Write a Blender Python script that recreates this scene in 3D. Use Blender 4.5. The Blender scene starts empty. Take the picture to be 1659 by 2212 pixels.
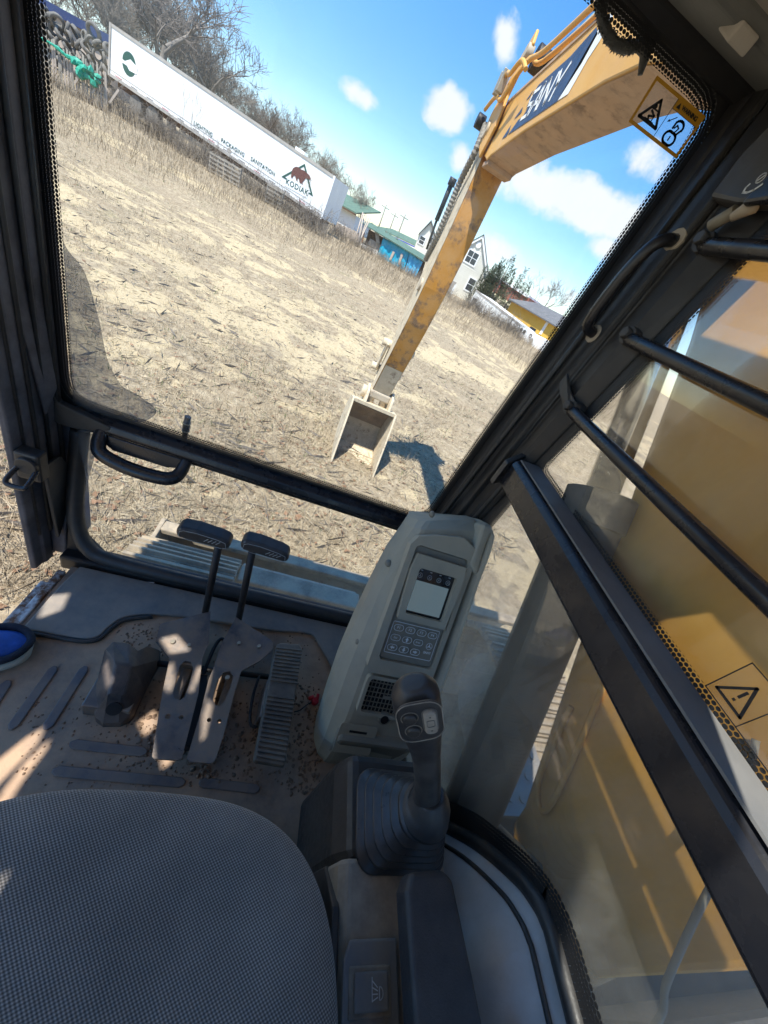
import bpy, bmesh, math, random
import numpy as np
from mathutils import Vector, Matrix
random.seed(7); rng = np.random.default_rng(7)
scene = bpy.context.scene
COL = scene.collection
R_ = math.radians

# ------------------------------------------------------------------ camera, world, sun, exposure
CAM = np.array([0., 0., 2.3]); YAW, PITCH, ROLL = 20., 34., 30.
FPX, CX, CY = 775., 829.5, 1106.
def _frame():
    y, p, r = R_(YAW), R_(PITCH), R_(ROLL)
    f = np.array([math.sin(y)*math.cos(p), math.cos(y)*math.cos(p), -math.sin(p)])
    rt = np.array([math.cos(y), -math.sin(y), 0.]); up = np.cross(rt, f)
    return rt*math.cos(r)+up*math.sin(r), -rt*math.sin(r)+up*math.cos(r), f
RT, UP, FW = _frame()
def ray(u, v): return FW*FPX + RT*(u-CX) - UP*(v-CY)
def at(u, v, **k):                                  # where a line of sight meets a plane x=, y= or z=
    d = ray(u, v); (a, val), = k.items(); i = 'xyz'.index(a)
    return Vector(CAM + d*((val-CAM[i])/d[i]))
def far(u, v, D):                                   # ... or a horizontal distance D
    d = ray(u, v); return Vector(CAM + d*(D/math.hypot(d[0], d[1])))
cd = bpy.data.cameras.new('camera'); cam = bpy.data.objects.new('camera', cd); COL.objects.link(cam)
cd.sensor_fit = 'VERTICAL'; cd.sensor_height = 36.; cd.lens = 36.*FPX/2212.; cd.clip_start = 0.02; cd.clip_end = 3000
cam.matrix_world = Matrix(((RT[0], UP[0], -FW[0], CAM[0]), (RT[1], UP[1], -FW[1], CAM[1]), (RT[2], UP[2], -FW[2], CAM[2]), (0, 0, 0, 1)))
scene.camera = cam
SUN = Vector((.38, .33, -1.)).normalized()          # the way the light travels
EL = math.asin(-SUN.z); AZ = math.atan2(-SUN.x, -SUN.y)
w = bpy.data.worlds.new('World'); scene.world = w; w.use_nodes = True
SKY_STRENGTH, SUN_STRENGTH, EXPOSURE = .085, 2.1, 2.1
scene.view_settings.view_transform = 'Standard'; scene.view_settings.look = 'None'
scene.view_settings.gamma = 1.; scene.view_settings.use_curve_mapping = False; scene.view_settings.exposure = EXPOSURE
scene.cycles.max_bounces = 10; scene.cycles.transparent_max_bounces = 24; scene.cycles.use_denoising = True
scene.cycles.caustics_reflective = False; scene.cycles.caustics_refractive = False
def world():
    nt = w.node_tree; N = nt.nodes; N.clear(); L = nt.links.new
    def n(t, **k):
        o = N.new(t)
        for a, b in k.items(): setattr(o, a, b)
        return o
    def math_(op, a, b=None, c=None, clamp=False):
        o = n('ShaderNodeMath', operation=op, use_clamp=clamp)
        for i, x in enumerate((a, b, c)):
            if x is None: continue
            if isinstance(x, (int, float)): o.inputs[i].default_value = x
            else: L(x, o.inputs[i])
        return o.outputs[0]
    sky = n('ShaderNodeTexSky', sky_type='NISHITA'); sky.sun_disc = False
    sky.sun_elevation = EL; sky.sun_rotation = AZ; sky.air_density = 1.; sky.dust_density = .1; sky.ozone_density = 2.
    hs = n('ShaderNodeHueSaturation'); hs.inputs['Hue'].default_value = .502; hs.inputs['Saturation'].default_value = 1.68; hs.inputs['Value'].default_value = 1.27
    gm = n('ShaderNodeGamma'); gm.inputs[1].default_value = .66; L(sky.outputs[0], gm.inputs[0]); L(gm.outputs[0], hs.inputs['Color']); tint = n('ShaderNodeMixRGB', blend_type='MULTIPLY'); tint.inputs[0].default_value = 1.; L(hs.outputs[0], tint.inputs[1]); tint.inputs[2].default_value = (.86, .90, 1.0, 1)
    tc = n('ShaderNodeTexCoord'); nz = n('ShaderNodeTexNoise'); nz.inputs['Scale'].default_value = 13.; nz.inputs['Detail'].default_value = 8; nz.inputs['Roughness'].default_value = .62
    L(tc.outputs['Generated'], nz.inputs['Vector'])
    total = None
    def dot(v):
        d = n('ShaderNodeVectorMath', operation='DOT_PRODUCT'); L(tc.outputs['Generated'], d.inputs[0]); d.inputs[1].default_value = v; return d.outputs['Value']
    for (u, v, du, dv, la, sa, gain) in [
        (1090, 78, .15, 1, 78, 52, 1.0), (775, 203, .85, .52, 60, 24, 1.0), (958, 232, .9, .3, 58, 40, 1.15), (990, 335, .7, .7, 38, 30, .9),
        (1160, 400, .9, .35, 130, 46, 1.35), (1300, 460, .92, .4, 150, 52, 1.5), (1230, 430, .9, .38, 150, 36, 1.4), (1300, 532, .9, .3, 52, 34, 1.2), (1075, 535, .85, .5, 62, 24, .85), (1375, 340, .9, .4, 75, 40, .7),
        (1190, 620, .85, .5, 90, 26, .6), (-700, 250, .9, .2, 260, 70, 1.), (2600, 300, .9, .4, 300, 80, 1.), (500, -900, .9, .1, 300, 90, 1.), (1500, -500, .8, .4, 200, 80, 1.)]:
        c = ray(u, v); m = np.linalg.norm(c); c = c/m
        q = np.hypot(du, dv); a = ray(u+du/q*20, v+dv/q*20); a = a/np.linalg.norm(a)-c; s = np.linalg.norm(a)/20; a = a/np.linalg.norm(a)
        b = np.cross(c, a)
        p1 = math_('MULTIPLY', dot(a), 1/(la*s)); p2 = math_('MULTIPLY', dot(b), 1/(sa*s))
        r = math_('SQRT', math_('ADD', math_('MULTIPLY', p1, p1), math_('MULTIPLY', p2, p2)))
        f = math_('MULTIPLY', math_('MULTIPLY', math_('SUBTRACT', 1.25, r, clamp=True), math_('GREATER_THAN', dot(c), 0.)), gain)
        total = f if total is None else math_('MAXIMUM', total, f)
    e = math_('ADD', total, math_('MULTIPLY', math_('SUBTRACT', nz.outputs['Fac'], .5), 2.3))
    e = math_('MULTIPLY', e, math_('MINIMUM', math_('MULTIPLY', total, 4.), 1.))
    ramp = n('ShaderNodeValToRGB'); ramp.color_ramp.elements[0].position = .28; ramp.color_ramp.elements[0].color = (0, 0, 0, 1)
    ramp.color_ramp.elements[1].position = 1.1; ramp.color_ramp.elements[1].color = (.93, .93, .93, 1); ramp.color_ramp.interpolation = 'EASE'
    L(e, ramp.inputs[0])
    mx = n('ShaderNodeMixRGB'); L(ramp.outputs[0], mx.inputs[0]); L(tint.outputs[0], mx.inputs[1]); mx.inputs[2].default_value = (3.1, 3.12, 3.16, 1)
    bg = n('ShaderNodeBackground'); bg.inputs['Strength'].default_value = SKY_STRENGTH; L(mx.outputs[0], bg.inputs['Color'])
    L(bg.outputs[0], n('ShaderNodeOutputWorld').inputs[0])
world()
sd = bpy.data.lights.new('sun', 'SUN'); sd.energy = SUN_STRENGTH; sd.angle = R_(.5); sd.color = (1., .95, .87)
so = bpy.data.objects.new('sun', sd); COL.objects.link(so); so.rotation_euler = SUN.to_track_quat('-Z', 'Y').to_euler(); so.location = (-6, -6, 14)

# ------------------------------------------------------------------ materials
MATS = {}
def newmat(name):
    m = bpy.data.materials.new(name); m.use_nodes = True; nt = m.node_tree; nt.nodes.clear(); MATS[name] = m; return m, nt
def nd(nt, t, **k):
    o = nt.nodes.new(t)
    for a, b in k.items(): setattr(o, a, b)
    return o
def noise(nt, vec, scale, detail=5, rough=.6):
    o = nd(nt, 'ShaderNodeTexNoise'); o.inputs['Scale'].default_value = scale; o.inputs['Detail'].default_value = detail; o.inputs['Roughness'].default_value = rough
    nt.links.new(vec, o.inputs['Vector']); return o.outputs['Fac']
def ramp(nt, fac, stops, interp='LINEAR'):
    o = nd(nt, 'ShaderNodeValToRGB'); cr = o.color_ramp; cr.interpolation = interp
    while len(cr.elements) < len(stops): cr.elements.new(.5)
    for e, (p, c) in zip(cr.elements, stops):
        e.position = p; e.color = c if len(c) == 4 else (*c, 1)
    nt.links.new(fac, o.inputs[0]); return o.outputs[0]
def g1(v): return (v, v, v)
def mixc(nt, f, a, b):
    o = nd(nt, 'ShaderNodeMixRGB')
    if isinstance(f, float): o.inputs[0].default_value = f
    else: nt.links.new(f, o.inputs[0])
    for i, x in ((1, a), (2, b)):
        if isinstance(x, tuple): o.inputs[i].default_value = (*x[:3], 1)
        else: nt.links.new(x, o.inputs[i])
    return o.outputs[0]
def out(nt, sh): nt.links.new(sh, nd(nt, 'ShaderNodeOutputMaterial').inputs[0])
def mat(name, col, rough=.6, metal=0., scale=8., var=.25, bump=.15, bscale=90., dust=0., dcol=(.34, .29, .22), dscale=6., dsharp=.18, rust=0., rcol=(.16, .07, .03), rscale=14., chips=0., ccol=(.5, .5, .48), spec=.5, stretch=None, transl=None):
    m, nt = newmat(name); L = nt.links.new
    tc = nd(nt, 'ShaderNodeTexCoord'); vec = tc.outputs['Object']
    if stretch:
        mp = nd(nt, 'ShaderNodeMapping'); mp.inputs['Scale'].default_value = stretch; L(vec, mp.inputs[0]); vec = mp.outputs[0]
    c = Vector(col)
    base = ramp(nt, noise(nt, vec, scale), [(.25, tuple(c*(1-var))), (.5, tuple(c)), (.75, tuple(c*(1+var)))])
    rgh = ramp(nt, noise(nt, vec, scale*2.3, 6), [(.3, g1(max(.05, rough-.12))), (.7, g1(min(1, rough+.15)))])
    if rust:
        f = ramp(nt, noise(nt, vec, rscale, 8, .7), [(max(0, .62-rust*.4), g1(0)), (min(1, .70-rust*.3), g1(1))]); base = mixc(nt, f, base, rcol); rgh = mixc(nt, f, rgh, g1(.85))
    if chips:
        f = ramp(nt, noise(nt, vec, 38, 8, .75), [(.74-chips*.2, g1(0)), (.77-chips*.2, g1(1))]); base = mixc(nt, f, base, ccol)
    if dust:
        f1 = ramp(nt, noise(nt, vec, dscale, 8, .68), [(.5-dsharp-dust*.18, g1(0)), (.5+dsharp, g1(min(1, dust*1.25)))])
        base = mixc(nt, f1, base, dcol); rgh = mixc(nt, f1, rgh, g1(.9))
    p = nd(nt, 'ShaderNodeBsdfPrincipled'); L(base, p.inputs['Base Color']); L(rgh, p.inputs['Roughness']); p.inputs['Metallic'].default_value = metal; p.inputs['Specular IOR Level'].default_value = spec
    if bump:
        b = nd(nt, 'ShaderNodeBump'); b.inputs['Strength'].default_value = bump; b.inputs['Distance'].default_value = .02 if bscale < 40 else .004
        L(noise(nt, vec, bscale, 6, .65), b.inputs['Height']); L(b.outputs[0], p.inputs['Normal'])
    out(nt, p.outputs[0]); return m
def glassmat(name, dust=.06, dcol=(.45, .43, .40), refl=.8, scale=5., streak=(1, 1, 1), tint=(.97, .985, .98)):
    m, nt = newmat(name); L = nt.links.new
    tc = nd(nt, 'ShaderNodeTexCoord'); mp = nd(nt, 'ShaderNodeMapping'); mp.inputs['Scale'].default_value = streak; L(tc.outputs['Object'], mp.inputs[0])
    tr = nd(nt, 'ShaderNodeBsdfTransparent'); tr.inputs[0].default_value = (*tint, 1)
    df = nd(nt, 'ShaderNodeBsdfDiffuse'); df.inputs[0].default_value = (*dcol, 1)
    gl = nd(nt, 'ShaderNodeBsdfGlossy'); gl.inputs['Roughness'].default_value = .02
    fr = nd(nt, 'ShaderNodeFresnel'); fr.inputs[0].default_value = 1.45
    mu = nd(nt, 'ShaderNodeMath', operation='MULTIPLY'); L(fr.outputs[0], mu.inputs[0]); mu.inputs[1].default_value = refl
    f = ramp(nt, noise(nt, mp.outputs[0], scale, 9, .72), [(.35, g1(dust*.25)), (.62, g1(dust)), (.8, g1(dust*2.6))])
    tl = nd(nt, 'ShaderNodeBsdfTranslucent'); tl.inputs[0].default_value = (*dcol, 1); dd = nd(nt, 'ShaderNodeMixShader'); dd.inputs[0].default_value = .55; L(df.outputs[0], dd.inputs[1]); L(tl.outputs[0], dd.inputs[2])
    a = nd(nt, 'ShaderNodeMixShader'); L(f, a.inputs[0]); L(tr.outputs[0], a.inputs[1]); L(dd.outputs[0], a.inputs[2])
    b = nd(nt, 'ShaderNodeMixShader'); L(mu.outputs[0], b.inputs[0]); L(a.outputs[0], b.inputs[1]); L(gl.outputs[0], b.inputs[2])
    out(nt, b.outputs[0]); return m
def fritmat(name, pitch=.0068, rows=.0056, col=(.012, .012, .013)):      # printed dots that thin out across the strip (uv in metres)
    m, nt = newmat(name); L = nt.links.new
    uv = nd(nt, 'ShaderNodeUVMap'); sp = nd(nt, 'ShaderNodeSeparateXYZ'); L(uv.outputs[0], sp.inputs[0])
    def M(op, a, b=None):
        o = nd(nt, 'ShaderNodeMath', operation=op)
        for i, x in enumerate((a, b)):
            if x is None: continue
            if isinstance(x, (int, float)): o.inputs[i].default_value = x
            else: L(x, o.inputs[i])
        return o.outputs[0]
    row = M('DIVIDE', sp.outputs[1], rows); ri = M('FLOOR', row)
    u = M('ADD', M('DIVIDE', sp.outputs[0], pitch), M('MULTIPLY', M('MODULO', ri, 2.), .5))
    fu = M('SUBTRACT', M('FRACT', u), .5); fv = M('SUBTRACT', M('FRACT', row), .5)
    d = M('SQRT', M('ADD', M('MULTIPLY', fu, fu), M('MULTIPLY', fv, fv)))
    rad = M('SUBTRACT', .66, M('MULTIPLY', sp.outputs[1], 7.5))
    f = M('LESS_THAN', d, rad)
    p = nd(nt, 'ShaderNodeBsdfPrincipled'); p.inputs['Base Color'].default_value = (*col, 1); p.inputs['Roughness'].default_value = .5
    tr = nd(nt, 'ShaderNodeBsdfTransparent'); mx = nd(nt, 'ShaderNodeMixShader'); L(f, mx.inputs[0]); L(tr.outputs[0], mx.inputs[1]); L(p.outputs[0], mx.inputs[2])
    out(nt, mx.outputs[0]); return m
M = MATS
mat('black_paint', (.020, .020, .022), .42, 0, 7, .3, .12, 120, dust=.22, dcol=(.17, .155, .13), chips=.05, ccol=(.25, .23, .2))
mat('black_frame', (.007, .007, .008), .4, 0, 5, .3, .12, 60, dust=.22, dcol=(.065, .060, .055), dscale=9, dsharp=.12)
mat('left_frame', (.026, .024, .028), .45, 0, 5, .3, .12, 60, dust=.5, dcol=(.27, .25, .26), dscale=12, chips=.09, ccol=(.5, .46, .45))
mat('gloss_black', (.014, .015, .020), .22, 0, 9, .2, .05, 120, dust=.1, dcol=(.09, .08, .07))
mat('rubber', (.018, .018, .019), .42, 0, 30, .3, .15, 150, dust=.18, dcol=(.14, .125, .105))
mat('grip_plastic', (.024, .024, .027), .34, 0, 20, .2, .12, 500, dust=.2, dcol=(.15, .14, .12), dscale=20)
mat('arm_vinyl', (.026, .026, .030), .5, 0, 20, .2, .25, 420, dust=.12, dcol=(.15, .14, .12), dscale=20)
mat('console_plastic', (.32, .305, .24), .58, 0, 5, .14, .10, 500, dust=.6, dcol=(.45, .40, .30), dscale=7, dsharp=.1, chips=.02, ccol=(.5, .47, .4))
mat('console_dark', (.19, .18, .145), .5, 0, 6, .12, .08, 400, dust=.35, dcol=(.36, .31, .23), dscale=9, dsharp=.2)
mat('trim_grey', (.58, .58, .57), .45, 0, 5, .12, .08, 300, dust=.5, dcol=(.36, .33, .28), dscale=8, dsharp=.15)
mat('right_console', (.10, .094, .086), .45, 0, 6, .3, .1, 300, dust=.75, dcol=(.42, .36, .28), dscale=12, dsharp=.1)
mat('switch_grey', (.19, .19, .20), .5, 0, 12, .15, .08, 300, dust=.5, dcol=(.36, .32, .25), dscale=18)
mat('roof_liner', (.42, .385, .335), .9, 0, 4, .1, .2, 200)
mat('header_trim', (.12, .125, .12), .7, 0, 6, .15, .1, 200, dust=.2, dcol=(.2, .19, .16))
mat('floor_mat', (.11, .105, .10), .75, 0, 7, .35, .35, 45, dust=1., dcol=(.42, .285, .185), dscale=6, dsharp=.07, rust=.28, rcol=(.13, .075, .05), rscale=8)
mat('mat_rib', (.085, .085, .10), .55, 0, 9, .3, .1, 90, dust=.55, dcol=(.27, .20, .145), dscale=12, dsharp=.08)
mat('floor_plate', (.13, .13, .13), .55, 0, 6, .35, .15, 60, dust=.6, dcol=(.33, .275, .215), dscale=7, dsharp=.1)
mat('white_rust', (.68, .67, .64), .5, 0, 9, .1, .1, 80, rust=.45, rscale=16)
mat('pedal_steel', (.13, .13, .135), .32, .6, 9, .4, .2, 90, dust=.45, dcol=(.36, .27, .19), dscale=12, dsharp=.05, chips=.09, ccol=(.45, .44, .42))
mat('pedal_rubber', (.045, .045, .046), .55, 0, 12, .2, .2, 150, dust=.3, dcol=(.42, .34, .24), dscale=8, dsharp=.12)
mat('bolt_steel', (.42, .38, .30), .4, .8, 20, .2, .1, 200, dust=.3)
mat('foot_steel', (.040, .042, .05), .36, .35, 9, .35, .25, 60, dust=.3, dcol=(.30, .22, .16), dscale=9, dsharp=.08)
mat('loose_earth', (.38, .31, .21), .95, 0, 25, .3, .4, 60)
mat('rail_grey', (.11, .112, .115), .55, 0, 9, .2, .1, 90, dust=.3, dcol=(.25, .23, .2))
mat('boot_rubber', (.030, .030, .032), .32, 0, 30, .2, .06, 150, dust=.15, dcol=(.16, .14, .12), dscale=14)
mat('dirt', (.22, .145, .095), .95, 0, 25, .45, .6, 60)
mat('red_plastic', (.45, .02, .03), .4, 0, 30, .2, 0)
mat('white_plastic', (.72, .72, .70), .5, 0, 30, .1, .1)
mat('blue_mesh', (.02, .10, .42), .7, 0, 40, .3, .4, 260)
mat('dark_mesh', (.012, .016, .03), .8, 0, 40, .3, .4, 260)
mat('sole', (.52, .50, .40), .7, 0, 30, .12, .1, dust=.3)
mat('sock', (.03, .03, .035), .9, 0, 40, .2, .3)
mat('denim', (.03, .045, .08), .9, 0, 30, .3, .4, 300)
mat('cat_yellow', (.68, .335, .045), .42, 0, 3, .10, .06, 80, dust=.3, dcol=(.50, .38, .2), dscale=3, chips=.03, ccol=(.2, .14, .09))
mat('worn_yellow', (.54, .235, .025), .42, 0, 3, .18, .1, 70, dust=.22, dcol=(.45, .33, .19), dscale=6, dsharp=.1, rust=.30, rcol=(.17, .085, .04), rscale=7, chips=.10, ccol=(.14, .08, .045))
mat('boom_under', (.42, .255, .14), .55, 0, 3, .2, .1, 60, dust=.6, dcol=(.42, .30, .21), dscale=5, dsharp=.1, rust=.3, rcol=(.19, .115, .07), rscale=9, chips=.13, ccol=(.55, .5, .42))
mat('dusty_steel', (.42, .345, .25), .6, .1, 8, .25, .2, 60, dust=.6, dcol=(.46, .41, .33), dscale=6, rust=.12)
mat('pale_mud', (.56, .47, .335), .85, 0, 12, .2, .4, 60, rust=.15, rcol=(.3, .22, .14))
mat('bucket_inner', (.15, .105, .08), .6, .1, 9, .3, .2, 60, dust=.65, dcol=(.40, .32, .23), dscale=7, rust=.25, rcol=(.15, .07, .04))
mat('worn_steel', (.32, .30, .26), .5, .1, 7, .35, .25, 50, dust=.6, dcol=(.50, .43, .33), dscale=9, dsharp=.08, rust=.12)
mat('track_steel', (.17, .14, .11), .75, .1, 8, .35, .4, 50, dust=.8, dcol=(.42, .34, .24), dscale=9, dsharp=.08)
mat('chrome', (.62, .63, .64), .15, 1., 12, .08, 0)
mat('cyl_dust', (.085, .083, .078), .5, .2, 6, .3, .2, 60, dust=.5, dcol=(.20, .185, .155), dscale=9)
mat('hose', (.020, .020, .021), .55, 0, 30, .2, .15, 100, dust=.4, dcol=(.16, .14, .11), dscale=14)
mat('hose_grey', (.17, .16, .145), .65, 0, 30, .2, .15, 100, dust=.5, dcol=(.28, .25, .2), dscale=14)
mat('decal_navy', (.018, .035, .085), .4, 0, 12, .2, .05, dust=.1, dcol=(.2, .2, .2), dscale=12)
mat('decal_white', (.78, .79, .78), .5, 0, 20, .06, 0, dust=.1)
mat('white_paint', (.86, .87, .87), .5, 0, 1.2, .02, .05, 20, dust=.04, dcol=(.6, .58, .52), dscale=1.2)
mat('trailer_white', (.86, .87, .87), .5, 0, 1.2, .03, .05, 20, dust=.3, dcol=(.60, .55, .47), dscale=2.2, dsharp=.3, stretch=(2.2, 2.2, .3))
mat('white_shed', (.76, .77, .76), .6, 0, 1.5, .06, .05, 20, dust=.25, dcol=(.5, .48, .42), dscale=1.5)
mat('trailer_rail', (.45, .42, .39), .5, .2, 2, .2, .1, 20, dust=.3)
mat('under_dark', (.05, .035, .028), .8, 0, 2, .4, .2, 20, rust=.4)
mat('siding', (.72, .69, .60), .7, 0, 1.5, .05, .05, 20)
mat('house_trim', (.82, .82, .80), .6, 0, 3, .04, 0)
mat('window_dark', (.035, .04, .05), .12, 0, 3, .3, 0)
mat('roof_green', (.085, .15, .115), .8, 0, 2, .2, .2, 20)
mat('roof_grey', (.13, .13, .135), .9, 0, 2, .25, .3, 20)
mat('tarp_blue', (.010, .33, .50), .45, 0, 2, .15, .1, 12)
mat('tarp_pale', (.05, .38, .62), .4, 0, 4, .25, .3, 8)
mat('tarp_green', (.02, .30, .20), .6, 0, 6, .3, .3, 15)
mat('navy_tarp', (.03, .05, .14), .5, 0, 2, .15, .1, 12)
mat('blue_trim', (.03, .08, .40), .5, 0, 3, .1, 0)
mat('yellow_wall', (.72, .44, .07), .8, 0, 1.5, .05, .06, 20)
mat('brick_wall', (.30, .10, .07), .9, 0, 3, .15, .1, 20)
mat('grey_wood', (.30, .27, .23), .9, 0, 4, .3, .3, 30)
mat('pale_wood', (.44, .37, .31), .9, 0, 2, .2, .2, 30)
mat('orange_wood', (.42, .15, .04), .9, 0, 4, .3, .2, 30)
mat('tyre_rubber', (.10, .097, .094), .85, 0, 4, .3, .3, 30, dust=.5, dcol=(.26, .24, .21), dscale=2)
mat('bark', (.19, .165, .14), .95, 0, 3, .3, .3, 20)
mat('bark_pale', (.27, .24, .205), .95, 0, 3, .3, .2, 20)
mat('twig', (.17, .14, .115), .95, 0, .8, .3, 0)
mat('twig_pale', (.235, .20, .16), .95, 0, .9, .3, 0)
mat('needles', (.052, .068, .032), .8, 0, .9, .4, 0)
mat('needles_pale', (.085, .105, .07), .8, 0, .9, .4, 0)
mat('straw', (.44, .365, .25), .85, 0, .9, .35, 0)
mat('straw_grey', (.335, .265, .18), .85, 0, .9, .35, 0)
mat('weed_green', (.085, .13, .035), .8, 0, .9, .35, 0)
mat('leaf_brown', (.21, .12, .065), .8, 0, 3, .5, 0)
mat('metal_dark', (.03, .03, .032), .5, .4, 9, .2, .1)
mat('sticker_orange', (.62, .31, .02), .5, 0, 30, .05, 0)
mat('sticker_black', (.008, .008, .010), .5, 0, 30, .05, 0)
mat('print_white', (.70, .72, .72), .5, 0, 30, .05, 0)
mat('print_grey', (.36, .38, .38), .5, 0, 30, .05, 0)
mat('kodiak_green', (.012, .075, .06), .5, 0, 10, .1, 0)
mat('kodiak_brown', (.115, .035, .03), .6, 0, 10, .1, 0)
mat('screen_glass', (.012, .014, .018), .06, 0, 10, .1, 0, spec=.9)
mat('lcd', (.20, .24, .27), .10, 0, 12, .15, 0, spec=.9)
def screenmat():
    m, nt = newmat('lcd_sheen'); p = nd(nt, 'ShaderNodeBsdfPrincipled'); p.inputs['Base Color'].default_value = (.06, .07, .08, 1); p.inputs['Roughness'].default_value = .05; p.inputs['Emission Color'].default_value = (.42, .62, .72, 1); p.inputs['Emission Strength'].default_value = .045; out(nt, p.outputs[0])  # faint glow added in place of sky reflections on the display
screenmat()
mat('car_glass', (.03, .035, .04), .08, 0, 10, .1, 0)
glassmat('glass_front', .035, (.55, .53, .48), .45, 6)
glassmat('glass_side', .11, (.66, .62, .55), .35, 4, streak=(1, 1.6, .5), tint=(.98, .98, .96))
glassmat('glass_side_low', .24, (.60, .57, .50), .3, 6, streak=(1, 1.4, .6), tint=(.98, .98, .96))
glassmat('shade_film', .34, (.36, .39, .42), .0, 11, streak=(1, 1, .18), tint=(.76, .76, .76))  # dark tint paints a shadow over the glass; the streaks are dust
glassmat('sticker_film', .10, (.8, .8, .8), .2, 4, tint=(.95, .95, .95))
fritmat('frit')
def seatmat():
    m, nt = newmat('seat_fabric'); L = nt.links.new
    tc = nd(nt, 'ShaderNodeTexCoord'); mp = nd(nt, 'ShaderNodeMapping'); mp.inputs['Rotation'].default_value = (0, 0, R_(12)); L(tc.outputs['Object'], mp.inputs[0])
    sp = nd(nt, 'ShaderNodeSeparateXYZ'); L(mp.outputs[0], sp.inputs[0])
    def W(o, f, ph=0):
        a = nd(nt, 'ShaderNodeMath', operation='MULTIPLY_ADD'); L(o, a.inputs[0]); a.inputs[1].default_value = f; a.inputs[2].default_value = ph
        b = nd(nt, 'ShaderNodeMath', operation='SINE'); L(a.outputs[0], b.inputs[0]); return b.outputs[0]
    pr = nd(nt, 'ShaderNodeMath', operation='MULTIPLY'); L(W(sp.outputs[0], 2*math.pi/.0046), pr.inputs[0]); L(W(sp.outputs[1], 2*math.pi/.0034), pr.inputs[1])
    ad = nd(nt, 'ShaderNodeMath', operation='MULTIPLY_ADD'); L(pr.outputs[0], ad.inputs[0]); ad.inputs[1].default_value = .35; ad.inputs[2].default_value = .5
    c = ramp(nt, ad.outputs[0], [(.18, (.062, .059, .055)), (.5, (.195, .182, .168)), (.85, (.46, .43, .40))])
    big = ramp(nt, noise(nt, tc.outputs['Object'], 5, 6), [(.3, g1(.62)), (.7, g1(1.15))])
    mul = nd(nt, 'ShaderNodeMixRGB', blend_type='MULTIPLY'); mul.inputs[0].default_value = 1; L(c, mul.inputs[1]); L(big, mul.inputs[2])
    dst = mixc(nt, ramp(nt, noise(nt, tc.outputs['Object'], 3.5, 8, .7), [(.5, g1(0)), (.8, g1(.35))]), mul.outputs[0], (.40, .35, .28))
    p = nd(nt, 'ShaderNodeBsdfPrincipled'); L(dst, p.inputs['Base Color']); p.inputs['Roughness'].default_value = .9; p.inputs['Sheen Weight'].default_value = .15
    b = nd(nt, 'ShaderNodeBump'); b.inputs['Strength'].default_value = .5; b.inputs['Distance'].default_value = .002; L(ad.outputs[0], b.inputs['Height']); L(b.outputs[0], p.inputs['Normal'])
    out(nt, p.outputs[0])
seatmat()
def groundmat():
    m, nt = newmat('ground'); L = nt.links.new
    tc = nd(nt, 'ShaderNodeTexCoord'); V = tc.outputs['Object']
    mp = nd(nt, 'ShaderNodeMapping'); mp.inputs['Scale'].default_value = (.32, 1.3, 1); mp.inputs['Rotation'].default_value = (0, 0, R_(12)); L(V, mp.inputs[0])
    n2 = noise(nt, V, 9, 8, .72); at_ = nd(nt, 'ShaderNodeAttribute', attribute_name='bare')
    litter = ramp(nt, n2, [(.28, (.15, .113, .073)), (.44, (.31, .245, .16)), (.58, (.41, .335, .23)), (.75, (.52, .445, .325))])
    litter = mixc(nt, ramp(nt, noise(nt, mp.outputs[0], 1.1, 6, .65), [(.45, g1(0)), (.66, g1(.55))]), litter, (.27, .205, .135))
    sand = ramp(nt, noise(nt, V, 14, 6, .6), [(.3, (.43, .34, .205)), (.7, (.54, .44, .285))])
    ad = nd(nt, 'ShaderNodeMath', operation='MULTIPLY_ADD'); L(n2, ad.inputs[0]); ad.inputs[1].default_value = 1.1; L(at_.outputs['Fac'], ad.inputs[2])
    f = ramp(nt, ad.outputs[0], [(.80, g1(0)), (1.45, g1(1))])
    c = mixc(nt, f, litter, sand)
    g = ramp(nt, noise(nt, V, .8, 6, .7), [(.60, g1(0)), (.72, g1(.45))]); c = mixc(nt, g, c, (.16, .155, .075))
    p = nd(nt, 'ShaderNodeBsdfPrincipled'); L(c, p.inputs['Base Color']); p.inputs['Roughness'].default_value = .95; p.inputs['Specular IOR Level'].default_value = .15
    b = nd(nt, 'ShaderNodeBump'); b.inputs['Strength'].default_value = .7; b.inputs['Distance'].default_value = .05; L(noise(nt, V, 16, 8, .75), b.inputs['Height']); L(b.outputs[0], p.inputs['Normal'])
    out(nt, p.outputs[0])
groundmat()

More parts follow.
